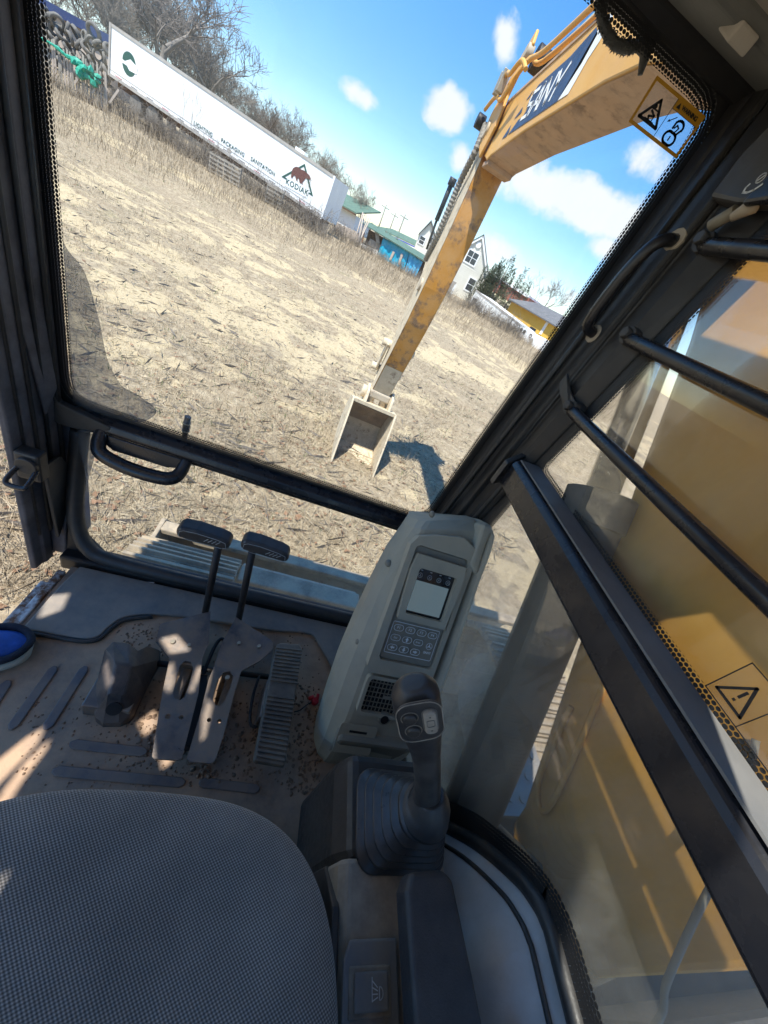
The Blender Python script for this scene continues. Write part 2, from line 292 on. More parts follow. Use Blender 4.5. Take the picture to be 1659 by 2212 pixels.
# ------------------------------------------------------------------ mesh builder and objects
class MB:
    def __init__(s): s.v = []; s.f = []; s.uv = None; s.sm = []
    def add(s, vs, fs, smooth=False):
        o = len(s.v); s.v += [tuple(x) for x in vs]; s.f += [tuple(i+o for i in f) for f in fs]; s.sm += [smooth]*len(fs); return s
    def box(s, x0, x1, y0, y1, z0, z1, mtx=None):
        vs = [Vector((x, y, z)) for z in (z0, z1) for y in (y0, y1) for x in (x0, x1)]
        if mtx: vs = [mtx @ q for q in vs]
        return s.add(vs, [(0, 2, 3, 1), (4, 5, 7, 6), (0, 1, 5, 4), (2, 6, 7, 3), (0, 4, 6, 2), (1, 3, 7, 5)])
    def cbox(s, c, size, mtx=None):
        a = Vector(size)/2; T = Matrix.Translation(Vector(c)) @ (mtx.to_4x4() if mtx else Matrix()); return s.box(-a.x, a.x, -a.y, a.y, -a.z, a.z, T)
    def prism(s, poly, vec):
        poly = [Vector(p) for p in poly]; vec = Vector(vec); n = len(poly)
        return s.add(poly+[p+vec for p in poly], [tuple(range(n))[::-1], tuple(range(n, 2*n))]+[(i, (i+1) % n, n+(i+1) % n, n+i) for i in range(n)])
    def holed(s, outer, holes, to3, vec):            # a plate with holes cut in it, walls on every loop
        vec = Vector(vec); loops = [list(outer)]+[list(h) for h in holes]; bm = bmesh.new(); es = []
        for q in loops:
            vs = [bm.verts.new((x, y, 0)) for x, y in q]
            es += [bm.edges.new((a, b)) for a, b in zip(vs, vs[1:]+vs[:1])]
        bmesh.ops.triangle_fill(bm, use_beauty=True, edges=es, normal=(0, 0, 1)); bm.verts.index_update()
        a = [Vector(to3(v.co.x, v.co.y)) for v in bm.verts]; fs = [tuple(v.index for v in f.verts) for f in bm.faces]; bm.free()
        s.add(a, fs); s.add([q+vec for q in a], [f[::-1] for f in fs])
        for q in loops:
            m = len(q); b = [Vector(to3(*t)) for t in q]; s.add(b+[t+vec for t in b], [(i, (i+1) % m, m+(i+1) % m, m+i) for i in range(m)])
        return s
    def rings(s, rs, cap=True, smooth=True, closed=True):
        n = len(rs[0]); vs = [p for r in rs for p in r]; fs = []
        for k in range(len(rs)-1):
            for i in range(n if closed else n-1):
                fs.append((k*n+i, k*n+(i+1) % n, (k+1)*n+(i+1) % n, (k+1)*n+i))
        s.add(vs, fs, smooth)
        if cap and closed: o = len(s.v)-len(vs); s.f += [tuple(o+i for i in range(n))[::-1], tuple(o+len(vs)-n+i for i in range(n))]; s.sm += [False, False]
        return s
    def tube(s, pts, r, n=8, cap=True, smooth=True, flat=1., upv=(0, 0, 1)):
        pts = [Vector(p) for p in pts]; m = len(pts); rs = []; pu = None
        rr = r if isinstance(r, (list, tuple)) else [r]*m
        for i, p in enumerate(pts):
            t = (pts[min(i+1, m-1)]-pts[max(i-1, 0)]).normalized()
            if pu is None:
                u = Vector(upv); u = u-t*u.dot(t)
                if u.length < 1e-3: u = Vector((1, 0, 0)); u = u-t*u.dot(t)
            else: u = pu-t*pu.dot(t)
            u.normalize(); pu = u; b = t.cross(u)
            rs.append([p+(u*math.cos(2*math.pi*k/n)*flat+b*math.sin(2*math.pi*k/n))*rr[i] for k in range(n)])
        return s.rings(rs, cap, smooth)
    def cyl(s, c, axis, r, h, n=16, r2=None):
        c = Vector(c); a = Vector(axis).normalized(); return s.tube([c-a*h/2, c+a*h/2], [r, r if r2 is None else r2], n)
    def ico(s, c, r, jit=.25, sub=1):
        bm = bmesh.new(); bmesh.ops.create_icosphere(bm, subdivisions=sub, radius=1.)
        sx = [r*random.uniform(.7, 1.3) for _ in range(3)]
        vs = [(c[0]+v.co.x*sx[0]*random.uniform(1-jit, 1+jit), c[1]+v.co.y*sx[1]*random.uniform(1-jit, 1+jit), c[2]+v.co.z*sx[2]*random.uniform(1-jit, 1+jit)) for v in bm.verts]
        bm.verts.index_update(); s.add(vs, [tuple(v.index for v in f.verts) for f in bm.faces]); bm.free(); return s
    def grid(s, nx, ny, fn, smooth=True):
        vs = [fn(i/nx, j/ny) for j in range(ny+1) for i in range(nx+1)]
        return s.add(vs, [(j*(nx+1)+i, j*(nx+1)+i+1, (j+1)*(nx+1)+i+1, (j+1)*(nx+1)+i) for j in range(ny) for i in range(nx)], smooth)
WL = {}
def wl(o): return WL.get(o.name, Vector((0, 0, 0))) if o else Vector((0, 0, 0))
def obj(name, mb, m, parent=None, bevel=0., seg=2, loc=None, sub=0, solid=0.):
    me = bpy.data.meshes.new(name); L0 = Vector(loc) if loc is not None else wl(parent)
    me.from_pydata([tuple(Vector(v)-L0) for v in mb.v], [], mb.f)
    me.polygons.foreach_set('use_smooth', mb.sm)
    if mb.uv:
        ul = me.uv_layers.new(name='UVMap')
        for l in me.loops: ul.data[l.index].uv = mb.uv[l.vertex_index]
    me.materials.append(M[m]); me.update()
    o = bpy.data.objects.new(name, me); COL.objects.link(o)
    if parent: o.parent = parent; o.location = L0-wl(parent)
    else: o.location = L0
    WL[o.name] = L0
    if solid: q = o.modifiers.new('solid', 'SOLIDIFY'); q.thickness = solid; q.offset = 0
    if bevel: q = o.modifiers.new('bevel', 'BEVEL'); q.width = bevel; q.segments = seg; q.limit_method = 'ANGLE'; q.angle_limit = R_(35); q.harden_normals = False
    if sub: q = o.modifiers.new('sub', 'SUBSURF'); q.levels = q.render_levels = sub
    return o
def obj_split(name, mb, m, parent, bevel=0.):          # one object per separate piece
    par = list(range(len(mb.v)))
    def find(i):
        while par[i] != i: par[i] = par[par[i]]; i = par[i]
        return i
    for f in mb.f:
        for a in f[1:]: par[find(a)] = find(f[0])
    groups = {}
    for f, q in zip(mb.f, mb.sm): groups.setdefault(find(f[0]), []).append((f, q))
    for fs in groups.values():
        ids = sorted({i for f, _ in fs for i in f}); mp = {i: k for k, i in enumerate(ids)}; x = MB(); x.v = [mb.v[i] for i in ids]; x.f = [tuple(mp[i] for i in f) for f, _ in fs]; x.sm = [q for _, q in fs]; obj(name, x, m, parent, bevel)
def tag(o, label, cat, group=None, kind=None):
    o['label'] = label; o['category'] = cat
    if group: o['group'] = group
    if kind: o['kind'] = kind
    return o
def thing(name, label, cat, loc, group=None):
    o = bpy.data.objects.new(name, None); COL.objects.link(o); o.location = loc; o.empty_display_size = .1; WL[o.name] = Vector(loc); return tag(o, label, cat, group)
def copy_tree(o, parent=None):
    c = o.copy(); COL.objects.link(c); WL[c.name] = wl(o)
    if parent: c.parent = parent
    for ch in list(o.children): copy_tree(ch, c)
    return c
def structure(name, mb, m, **k):
    o = obj(name, mb, m, **k); o['kind'] = 'structure'; return o
def stuff(o): o['kind'] = 'stuff'; return o
def text(name, body, org, ex, ey, size, m, parent, align='LEFT', ext=.0006, shear=0., off=0., space=1.):
    c = bpy.data.curves.new(name, 'FONT'); c.body = body; c.size = size; c.extrude = ext; c.align_x = align; c.align_y = 'CENTER'; c.shear = shear; c.offset = off; c.space_character = space; c.resolution_u = 3
    ex = Vector(ex).normalized(); ey = Vector(ey); ey = (ey-ex*ey.dot(ex)).normalized(); ez = ex.cross(ey)
    tmp = bpy.data.objects.new('lettering', c); COL.objects.link(tmp); me = bpy.data.meshes.new_from_object(tmp.evaluated_get(bpy.context.evaluated_depsgraph_get())); bpy.data.objects.remove(tmp); bpy.data.curves.remove(c)
    me.materials.clear(); me.materials.append(M[m]); me.name = name; o = bpy.data.objects.new(name, me); COL.objects.link(o)
    o.parent = parent; o.matrix_local = Matrix(((ex.x, ey.x, ez.x, 0), (ex.y, ey.y, ez.y, 0), (ex.z, ey.z, ez.z, 0), (0, 0, 0, 1))); o.location = Vector(org)-wl(parent); WL[o.name] = Vector(org); return o
class Dec:                                            # flat print drawn on a plane: origin, unit axes, and which way it faces
    def __init__(s, org, ex, ey): s.o = Vector(org); s.ex = Vector(ex).normalized(); e = Vector(ey); s.ey = (e-s.ex*e.dot(s.ex)).normalized(); s.n = s.ex.cross(s.ey)
    def p(s, x, y, z=0): return s.o+s.ex*x+s.ey*y+s.n*z
    def poly(s, mb, pts, z=0., t=.0006): return mb.prism([s.p(x, y, z) for x, y in pts], s.n*t)
    def line(s, mb, pts, wd, z=0., closed=False, t=.0006):
        pts = [Vector(q) for q in pts]; k = len(pts)
        for i in range(k if closed else k-1):
            a, b = pts[i], pts[(i+1) % k]; d = (b-a)
            if d.length < 1e-9: continue
            d.normalize(); q = Vector((-d.y, d.x))*wd/2; e = d*wd*.4
            s.poly(mb, [tuple(a-e-q), tuple(b+e-q), tuple(b+e+q), tuple(a-e+q)], z, t)
        return mb
    def rect(s, mb, x0, x1, y0, y1, z=0., t=.0006): return s.poly(mb, [(x0, y0), (x1, y0), (x1, y1), (x0, y1)], z, t)
    def arc(s, cx, cy, rx, ry=None, a0=0, a1=360, n=16): return [(cx+rx*math.cos(R_(a0+(a1-a0)*i/n)), cy+(ry or rx)*math.sin(R_(a0+(a1-a0)*i/n))) for i in range(n+1)]
def rrect(x0, x1, y0, y1, r, n=5):
    o = []
    for cx, cy, a in ((x1-r, y1-r, 0), (x0+r, y1-r, 90), (x0+r, y0+r, 180), (x1-r, y0+r, 270)):
        o += [(cx+r*math.cos(R_(a+90*i/n)), cy+r*math.sin(R_(a+90*i/n))) for i in range(n+1)]
    return o
def smooth(a, b, x): t = np.clip((x-a)/(b-a), 0, 1); return t*t*(3-2*t)
def catmull(pts, k=6):
    pts = [Vector(p) for p in pts]; o = []
    for i in range(len(pts)-1):
        p0, p1, p2, p3 = pts[max(i-1, 0)], pts[i], pts[i+1], pts[min(i+2, len(pts)-1)]
        for j in range(k):
            t = j/k; o.append(.5*((2*p1)+(p2-p0)*t+(2*p0-5*p1+4*p2-p3)*t*t+(3*p1-p0-3*p2+p3)*t**3))
    return o+[pts[-1]]

# ------------------------------------------------------------------ ground
def gz(x, y):
    r = np.hypot(x, y)
    z = .50*smooth(11, 33, r) + .38*smooth(9, 24, -x)*smooth(14, 34, y) + 1.2*smooth(70, 300, r)
    return z + (.05*np.sin(x*.9+1.3)*np.sin(y*.7) + .03*np.sin(x*2.3)*np.cos(y*1.9+.5))*smooth(5, 9, r)
_LAT = rng.random((4, 256, 256))
def vnoise(x, y, k):                                  # value noise on a lattice
    xi = np.floor(x).astype(int); yi = np.floor(y).astype(int); fx = x-xi; fy = y-yi; fx = fx*fx*(3-2*fx); fy = fy*fy*(3-2*fy); T = _LAT[k % 4]
    g_ = lambda a, b: T[a % 256, b % 256]
    return (g_(xi, yi)*(1-fx)+g_(xi+1, yi)*fx)*(1-fy)+(g_(xi, yi+1)*(1-fx)+g_(xi+1, yi+1)*fx)*fy
def bare_sand(x, y):                                  # 0 thick litter .. 1 open sand, streaked along the old wheel tracks
    x, y = np.asarray(x, float), np.asarray(y, float); u = x*math.cos(.2)+y*math.sin(.2); v = -x*math.sin(.2)+y*math.cos(.2)
    n = .27*vnoise(u*.16+3, v*.34+7, 0)+.22*vnoise(u*.6, v*1.0+9, 1)+.24*vnoise(u*2.1, v*2.9, 2)+.27*vnoise(u*5.2, v*6.4, 3)
    n = n + .055*np.exp(-((v-11-.25*u)/3.5)**2)+.05*np.exp(-((x+7)/5)**2-((y-9)/5)**2)-.07*smooth(22, 30, v)
    return smooth(.46, .80, n)
def build_ground():
    rad = np.concatenate([[0.], np.geomspace(1.2, 45, 260), np.geomspace(48, 900, 40)]); na = 540
    R, A = np.meshgrid(rad, np.arange(na)*2*math.pi/na, indexing='ij'); x = R*np.cos(A); y = R*np.sin(A); z = gz(x, y); b = bare_sand(x, y)
    z = z+smooth(2.5, 5, R)*(1-smooth(40, 60, R))*(.05*(vnoise(x*1.1, y*1.6, 1)-.5)+.035*(vnoise(x*3.3, y*4.4, 2)-.5))*(1.15-.5*b)
    v = np.c_[x.ravel(), y.ravel(), z.ravel()]; i, k = np.meshgrid(np.arange(len(rad)-1), np.arange(na), indexing='ij'); k2 = (k+1) % na
    f = np.stack([i*na+k, (i+1)*na+k, (i+1)*na+k2, i*na+k2], -1).reshape(-1, 4)
    o = np_obj('ground', v, f, 'ground'); o['kind'] = 'structure'; o.data.shade_smooth()
    at_ = o.data.attributes.new('bare', 'FLOAT', 'POINT'); at_.data.foreach_set('value', b.ravel().astype(np.float32))
def np_obj(name, verts, faces, m):
    me = bpy.data.meshes.new(name); k = faces.shape[1]
    me.vertices.add(len(verts)); me.vertices.foreach_set('co', verts.astype(np.float32).ravel())
    me.loops.add(faces.size); me.loops.foreach_set('vertex_index', faces.astype(np.int32).ravel())
    me.polygons.add(len(faces)); me.polygons.foreach_set('loop_start', np.arange(0, faces.size, k, dtype=np.int32)); me.polygons.foreach_set('loop_total', np.full(len(faces), k, dtype=np.int32))
    me.update(calc_edges=True); me.materials.append(M[m]); o = bpy.data.objects.new(name, me); COL.objects.link(o); return o
build_ground()
def sample_field(n, r0, r1, p):                       # the wedge of the field ahead of the machine
    r = r0*(r1/r0)**(rng.random(n)**p); a = np.radians(rng.uniform(-48, 42, n)); return r*np.sin(a), r*np.cos(a), r
def keep_off(x, y): return ~((x > -.75) & (x < 2.2) & (y < 1.75)) & ~((x > -.7) & (x < .7) & (y < 1.0))
def blades(name, n, m, h0, h1, lean, wd, r0=1.7, r1=36, p=.8, clump=True):
    x, y, r = sample_field(n, r0, r1, p)
    if clump:
        d = bare_sand(x, y)*.96+.35*(vnoise(x*2.2, y*2.2, 1)-.5); k = rng.random(n) > d; x, y, r = x[k], y[k], r[k]
    k = keep_off(x, y); x, y, r = x[k], y[k], r[k]; n = len(x); z = gz(x, y)
    h = (h0+(h1-h0)*rng.random(n)**2.2)*(1+r*.012)*(.45+1.1*vnoise(x*.9+5, y*.9, 2)); az = rng.uniform(0, 2*np.pi, n); ln = rng.uniform(.2, lean, n)
    ww = wd*(1+r*.12); px, py = -np.sin(az)*ww/2, np.cos(az)*ww/2; dx, dy = np.cos(az)*h*np.sin(ln), np.sin(az)*h*np.sin(ln); dz = h*np.cos(ln)
    v = np.empty((n, 4, 3)); v[:, 0] = np.c_[x-px, y-py, z-.01]; v[:, 1] = np.c_[x+px, y+py, z-.01]
    v[:, 2] = np.c_[x+dx+px*.5, y+dy+py*.5, z+dz]; v[:, 3] = np.c_[x+dx*.97-px*.5, y+dy*.97-py*.5, z+dz]
    return stuff(np_obj(name, v.reshape(-1, 3), np.arange(n*4).reshape(n, 4), m))
tag(blades('dry_grass', 210000, 'straw', .02, .08, 1.54, .0024), 'pale dry straw grass over the sandy field', 'grass')
tag(blades('dead_weeds', 50000, 'straw_grey', .03, .20, 1.5, .0024, p=.72), 'grey dead weeds and stalks over the field', 'weeds')
tag(blades('green_weeds', 5000, 'weed_green', .02, .06, 1.3, .006, r0=2.5, r1=22), 'sparse low green weeds among the straw', 'weeds')
tag(blades('tall_weeds', 26000, 'straw_grey', .12, .55, .7, .0035, r0=20, r1=38, p=.8, clump=False), 'taller grey weeds standing along the far edge of the field', 'weeds')
def flat_litter(name, n, m, s0, s1, asp, r1=18):
    x, y, r = sample_field(n, 1.7, r1, .85); k = keep_off(x, y); x, y, r = x[k], y[k], r[k]; n = len(x); z = gz(x, y)+rng.uniform(.004, .03, n)
    a = rng.uniform(0, 2*np.pi, n); s = rng.uniform(s0, s1, n); t = rng.uniform(-.5, .5, (n, 2))*s[:, None]
    ux, uy = np.cos(a)*s, np.sin(a)*s; vx, vy = -np.sin(a)*s*asp, np.cos(a)*s*asp
    v = np.empty((n, 4, 3)); v[:, 0] = np.c_[x-ux, y-uy, z]; v[:, 1] = np.c_[x-vx, y-vy, z+t[:, 0]*.5]; v[:, 2] = np.c_[x+ux, y+uy, z+.2*s]; v[:, 3] = np.c_[x+vx, y+vy, z+t[:, 1]*.5]
    return stuff(np_obj(name, v.reshape(-1, 3), np.arange(n*4).reshape(n, 4), m))
tag(flat_litter('fallen_leaves', 2300, 'leaf_brown', .015, .036, .6), 'brown fallen oak leaves scattered on the field', 'leaves')
tag(flat_litter('fallen_twigs', 2600, 'bark', .04, .14, .022), 'thin broken twigs scattered on the field', 'twigs')
tag(flat_litter('pale_stalks', 30000, 'straw', .015, .06, .05), 'flattened pale stalks lying on the field', 'stalks')

# ------------------------------------------------------------------ the cab shell
cab = thing('excavator_cab', 'dusty black framed excavator cab seen from its seat, with front and right windows', 'cab', (0, 0, 1.2))
def pillar(name, prof, z0, z1, lean, m, lab=None):    # plan profile (x, y, how much it leans) swept upward
    n = 6; rs = []
    for k in range(n+1):
        z = z0+(z1-z0)*k/n; rs.append([Vector((x+(.023*(z-2.04) if q == 0 and 0 < x < .495 else 0), y+lean*q*(z-2.04), z)) for x, y, q in prof])
    mb = MB(); mb.rings(rs, True, False); o = obj(name, mb, m, cab, .004)
    if lab: o['label'] = lab
    return o
rp = [(.487, .895, 0), (.489, .872, 0), (.493, .868, 0), (.496, .842, .3), (.503, .838, .4), (.502, .800, .5), (.518, .797, .6), (.522, .772, .8), (.545, .745, 1), (.575, .745, 1), (.575, .935, 0), (.487, .935, 0)]
RPIL = pillar('front_pillar', rp, 1.22, 2.74, -.126, 'black_frame', 'right hand front pillar between the two windows')
lp = [(-.562, .895, 0), (-.5625, .872, 0), (-.556, .868, 0), (-.558, .842, 0), (-.566, .838, 0), (-.568, .802, 0), (-.562, .798, 0), (-.564, .772, 0), (-.570, .768, 0), (-.572, .742, 0), (-.585, .738, 0), (-.60, .80, 0), (-.64, .935, 0), (-.562, .935, 0)]
LPIL = pillar('front_pillar', lp, 1.18, 2.74, 0, 'left_frame', 'scuffed left hand front pillar by the door')
mb = MB()                                             # raised ribs and weather seal that run down the pillars
for x, y, r in ((.488, .842, .006), (.512, .802, .005), (.534, .766, .007)):
    mb.tube([(x, y-.126*q*(z-2.04), z) for z, q in ((1.3, .6), (1.7, .6), (2.1, .6), (2.7, .6))], r, 6)
obj('weather_strip', mb, 'rubber', RPIL)
mb = MB()
for x, y, r in ((-.553, .868, .006), (-.561, .838, .005), (-.560, .798, .005), (-.568, .770, .004)): mb.tube([(x, y, 1.3), (x, y, 2.72)], r, 6)
obj('weather_strip', mb, 'rubber', LPIL)
for px, s in ((.5, 1), (-.562, -1)):
    pass
# header over the windshield, trim and roof
mb = MB(); mb.prism([(-.62, .935, 2.703), (-.62, .888, 2.703), (-.62, .868, 2.715), (-.62, .862, 2.80), (-.62, .935, 2.80)], (1.2, 0, 0)); obj('header_beam', mb, 'black_frame', cab, .004)
mb = MB(); mb.prism([(-.6, .866, 2.716), (-.6, .752, 2.688), (-.6, .742, 2.695), (-.6, .742, 2.75), (-.6, .866, 2.75)], (1.125, 0, 0)); obj('header_trim', mb, 'header_trim', cab, .006)
mb = MB()
for i, x in enumerate((.10, .36)): mb.prism([(x, .80, 2.699), (x, .75, 2.672), (x, .742, 2.69), (x, .78, 2.705)], (.035, 0, 0))
obj_split('trim_clip', mb, 'roof_liner', cab, .003)
sun_opening = [(.13, -.38), (.19, -.22), (.34, .06), (.40, .12), (.47, .10), (.48, -.36), (.44, -.52), (.13, -.52)]  # added unseen roof opening, shaped to let sun onto the boom side
mb = MB(); mb.holed([(-.52, -.75), (.53, -.75), (.53, .745), (-.52, .745)], [sun_opening], lambda x, y: (x, y, 2.705), (0, 0, .05)); obj('roof', mb, 'roof_liner', cab)
mb = MB(); mb.prism([(x, y, 2.73) for x, y in sun_opening], (0, 0, .006)); obj('added_sun_opening_glass', mb, 'glass_front', cab)
mb = MB(); mb.holed([(-.522, -.77), (.52, -.77), (.52, .85), (-.522, .85)], [sun_opening], lambda x, y: (x, y, 2.757), (0, 0, .008)); obj('roof_shell', mb, 'cat_yellow', cab, .01)
# rear wall with a window, left side open under an added sun blocker
mb = MB(); mb.holed([(-.6, 1.2), (.58, 1.2), (.58, 2.71), (-.6, 2.71)], [rrect(-.55, .53, 1.45, 2.66, .08)], lambda x, z: (x, -.72, z), (0, -.04, 0)); obj('rear_wall', mb, 'black_frame', cab)
mb = MB(); mb.prism([(-.55, -.74, 1.45), (.53, -.74, 1.45), (.53, -.74, 2.66), (-.55, -.74, 2.66)], (0, .005, 0)); obj('rear_glass', mb, 'glass_front', cab)
def sunpt(p, z=2.83): t = z-p[2]; return (p[0]-.38*t, p[1]-.33*t)
def sunhole(pts): return [sunpt((*q, 1.2) if len(q) == 2 else q) for q in pts]
g = lambda u, v, z=1.2: tuple(at(u, v, z=z))
holes = [sunhole([g(-60, 1700), g(0, 1640), g(60, 1592), g(108, 1562), g(92, 1600), g(40, 1655), g(-30, 1730)]), sunhole([g(-30, 1760), g(60, 1640), g(118, 1588), g(110, 1615), g(60, 1680), g(-10, 1790)]),
         sunhole([g(362, 1440, 1.28), g(380, 1425, 1.28), g(386, 1470, 1.28), g(372, 1500, 1.28), g(352, 1480, 1.28)]), sunhole([g(432, 1435, 1.28), g(446, 1440, 1.28), g(420, 1500, 1.28), g(410, 1490, 1.28)]),
         sunhole([g(440, 1540, 1.28), g(452, 1500, 1.28), g(466, 1520, 1.28), g(450, 1590, 1.28), g(436, 1600, 1.28)]), sunhole([g(452, 1452, 1.28), g(466, 1440, 1.28), g(448, 1510, 1.28), g(436, 1520, 1.28)]), sunhole([g(350, 1380, 1.28), g(392, 1372, 1.28), g(420, 1405, 1.28), g(370, 1412, 1.28)]), sunhole([g(225, 1440, 1.28), g(250, 1425, 1.28), g(262, 1470, 1.28), g(235, 1490, 1.28)]), sunhole([g(340, 1590), g(372, 1570), g(380, 1640), g(352, 1660)]),
         sunhole([g(300, 1560), g(340, 1530), g(350, 1560), g(315, 1590)]), sunhole([g(-70, 1990, 1.68), g(20, 1880, 1.68), g(48, 1868, 1.68), g(40, 1910, 1.68), g(-40, 2060, 1.68)]),
         sunhole([g(110, 1290), g(165, 1285), g(150, 1320), g(95, 1340)])]
mb = MB(); mb.holed([(-1.32, -.9), (-.523, -.9), (-.523, .96), (-1.32, .96)], holes, lambda x, y: (x, y, 2.815), (0, 0, .012)); obj('sun_blocker', mb, 'white_plastic', cab)  # invented sheet out of view; its holes drop light patches into the cab
# floor
mb = MB(); mb.box(-.495, .56, -.70, .765, 1.17, 1.2); FLOOR = obj('floor_mat', mb, 'floor_mat', cab, .004)
mb = MB()
def rib(u0, v0, u1, v1, wd=.02, h=.005, nm='mat_rib'):
    a, b = at(u0, v0, z=1.2), at(u1, v1, z=1.2); d = (b-a).normalized(); q = Vector((-d.y, d.x, 0))*wd/2
    pts = [a-q+d*wd*.5, a-q*.4, a+q*.4, a+q+d*wd*.5, b+q-d*wd*.5, b+q*.4, b-q*.4, b-q-d*wd*.5]
    mb = MB(); mb.prism(pts, (0, 0, h)); return obj(nm, mb, 'mat_rib', FLOOR, .003)
rib(22, 1578, 120, 1440); rib(98, 1578, 186, 1440); rib(150, 1607, 318, 1626); rib(113, 1665, 400, 1692); rib(-40, 1560, 20, 1470); rib(430, 1690, 560, 1706)
pts = [at(u, v, z=1.204) for u, v in ((48, 1362), (120, 1374), (178, 1383), (212, 1378), (236, 1357), (268, 1337), (320, 1330), (400, 1336), (500, 1352), (600, 1366), (668, 1372), (690, 1400), (735, 1480))]
pts = catmull(pts, 4); pts += [Vector((.40, .40, 1.204)), Vector((.45, .76, 1.204)), Vector((-.47, .76, 1.204)), Vector((-.478, .69, 1.204))]
mb = MB(); mb.prism(pts, (0, 0, .011)); obj('floor_plate', mb, 'floor_plate', cab, .004)
mb = MB(); mb.tube(catmull([at(u, v, z=1.208) for u, v in ((48, 1364), (120, 1376), (180, 1385), (214, 1380), (238, 1359), (270, 1339), (330, 1332))], 4), .006, 6); obj('plate_edge', mb, 'rubber', FLOOR)
mb = MB(); mb.box(-.515, -.495, -.4, .74, 1.15, 1.206); mb.box(-.535, -.515, -.4, .70, 1.13, 1.196); obj('door_sill', mb, 'white_rust', cab, .004)
# front lower frame: rubber-edged sill with turned-up ends
sp_ = catmull([(-.522, .893, 1.60), (-.520, .862, 1.48), (-.508, .822, 1.34), (-.468, .796, 1.262), (-.40, .787, 1.238), (-.2, .785, 1.232), (.1, .785, 1.232), (.42, .785, 1.232)], 6)
mb = MB(); mb.tube(sp_, .021, 10); obj('window_seal', mb, 'rubber', cab)
mb = MB(); mb.box(-.53, .5, .768, .83, 1.17, 1.226); obj('front_sill', mb, 'black_frame', cab, .008)
mb = MB(); mb.prism([(-.530, .80, 1.20), (-.530, .93, 1.20), (-.530, .93, 1.63), (-.530, .895, 1.63), (-.530, .86, 1.45), (-.530, .81, 1.30)], (-.05, 0, 0)); obj('corner_plate', mb, 'left_frame', cab, .004)
mb = MB(); mb.prism([(-.497, .80, 1.213), (-.40, .79, 1.213), (-.48, .80, 1.30), (-.512, .83, 1.42), (-.53, .86, 1.5), (-.53, .80, 1.213)], (0, .02, 0)); obj('corner_gusset', mb, 'black_frame', cab, .004)
low = [(-.50, .800, 1.245), (.46, .800, 1.245), (.46, .902, 1.63), (-.53, .902, 1.63)]
mb = MB(); mb.prism(low, (0, .004, -.001)); obj('lower_window', mb, 'glass_front', cab)
# bar between the two front panes, with its flared end
mb = MB(); mb.prism([(-.53, .872, 1.628), (-.53, .866, 1.640), (-.53, .872, 1.656), (-.53, .886, 1.664), (-.53, .905, 1.668), (-.53, .925, 1.660), (-.53, .925, 1.628), (-.53, .905, 1.617)], (1.0, 0, 0)); BAR = obj('windshield_bar', mb, 'gloss_black', cab, .003)
mb = MB(); mb.prism([(-.60, .86, 1.70), (-.572, .855, 1.75), (-.548, .862, 1.68), (-.50, .866, 1.668), (-.44, .868, 1.655), (-.44, .868, 1.628), (-.52, .86, 1.622), (-.60, .855, 1.628)], (0, .02, 0)); obj('bar_end_plate', mb, 'black_paint', BAR, .003)
mb = MB(); gp = catmull([(-.462, .880, 1.640), (-.458, .850, 1.606), (-.440, .835, 1.590), (-.38, .828, 1.578), (-.31, .828, 1.577), (-.275, .835, 1.583), (-.262, .855, 1.596), (-.258, .880, 1.625)], 5)
mb.tube(gp, [.015+.004*math.sin(math.pi*i/(len(gp)-1)) for i in range(len(gp))], 10, flat=.8); obj('pull_grip', mb, 'gloss_black', BAR)
mb = MB(); mb.prism([(-.452, .868, 1.628), (-.268, .868, 1.628), (-.272, .862, 1.600), (-.30, .860, 1.592), (-.43, .860, 1.592), (-.452, .862, 1.606)], (0, .004, 0)); obj('grip_back', mb, 'gloss_black', BAR, .002)
mb = MB(); a = at(397, 955, y=.93); b = at(406, 900, y=.93); mb.tube([a, a.lerp(b, .45), a.lerp(b, .46), a.lerp(b, .8), a.lerp(b, .81), b], [.0075, .0075, .0095, .0095, .0085, .0082], 10); obj('latch_pin', mb, 'gloss_black', BAR)
mb = MB(); mb.tube([a.lerp(b, .44), a.lerp(b, .49)], .0104, 10); mb.tube([a.lerp(b, .74), a.lerp(b, .77)], .0102, 10); obj_split('pin_band', mb, 'bolt_steel', BAR)
# windshield glass with its dotted border
mb = MB(); mb.box(-.575, .515, .900, .905, 1.65, 2.72); WS = obj('windshield', mb, 'glass_front', cab)
def frit(name, outer, wd, to3, parent, lift):
    n = len(outer); o = [Vector(p) for p in outer]; mb = MB(); mb.uv = []
    ctr = sum(o, Vector((0, 0)))/n; acc = 0; vs = []; uv = []; nrm = []
    for i in range(n):
        t = (o[(i+1) % n]-o[i-1]).normalized(); q = Vector((-t.y, t.x))
        nrm.append(q if q.dot(ctr-o[i]) > 0 else -q)
    for i in range(n+1):
        p = o[i % n]; 
        if i: acc += (p-o[(i-1) % n]).length
        for v in (-.012, 0., wd):
            vs.append(to3(*(p+nrm[i % n]*v))); uv.append((acc, max(0, v)))
    fs = []
    for i in range(n):
        for k in range(2): fs.append((i*3+k, i*3+k+1, i*3+k+4, i*3+k+3))
    mb.add(vs, fs); mb.uv = uv; return obj(name, mb, 'frit', parent)
def dense(poly, step=.03):
    o = []
    for a, b in zip(poly, poly[1:]+poly[:1]):
        a, b = Vector(a), Vector(b); k = max(1, int((b-a).length/step)); o += [tuple(a.lerp(b, i/k)) for i in range(k)]
    return o
def round_poly(poly, r, n=5):
    o = []; k = len(poly)
    for i in range(k):
        p, a, b = Vector(poly[i]), Vector(poly[i-1]), Vector(poly[(i+1) % k]); u, v = (a-p).normalized(), (b-p).normalized()
        s, e = p+u*r, p+v*r
        for j in range(n+1): t = j/n; o.append(tuple(s*(1-t)**2+p*2*t*(1-t)+e*t*t))
    return o
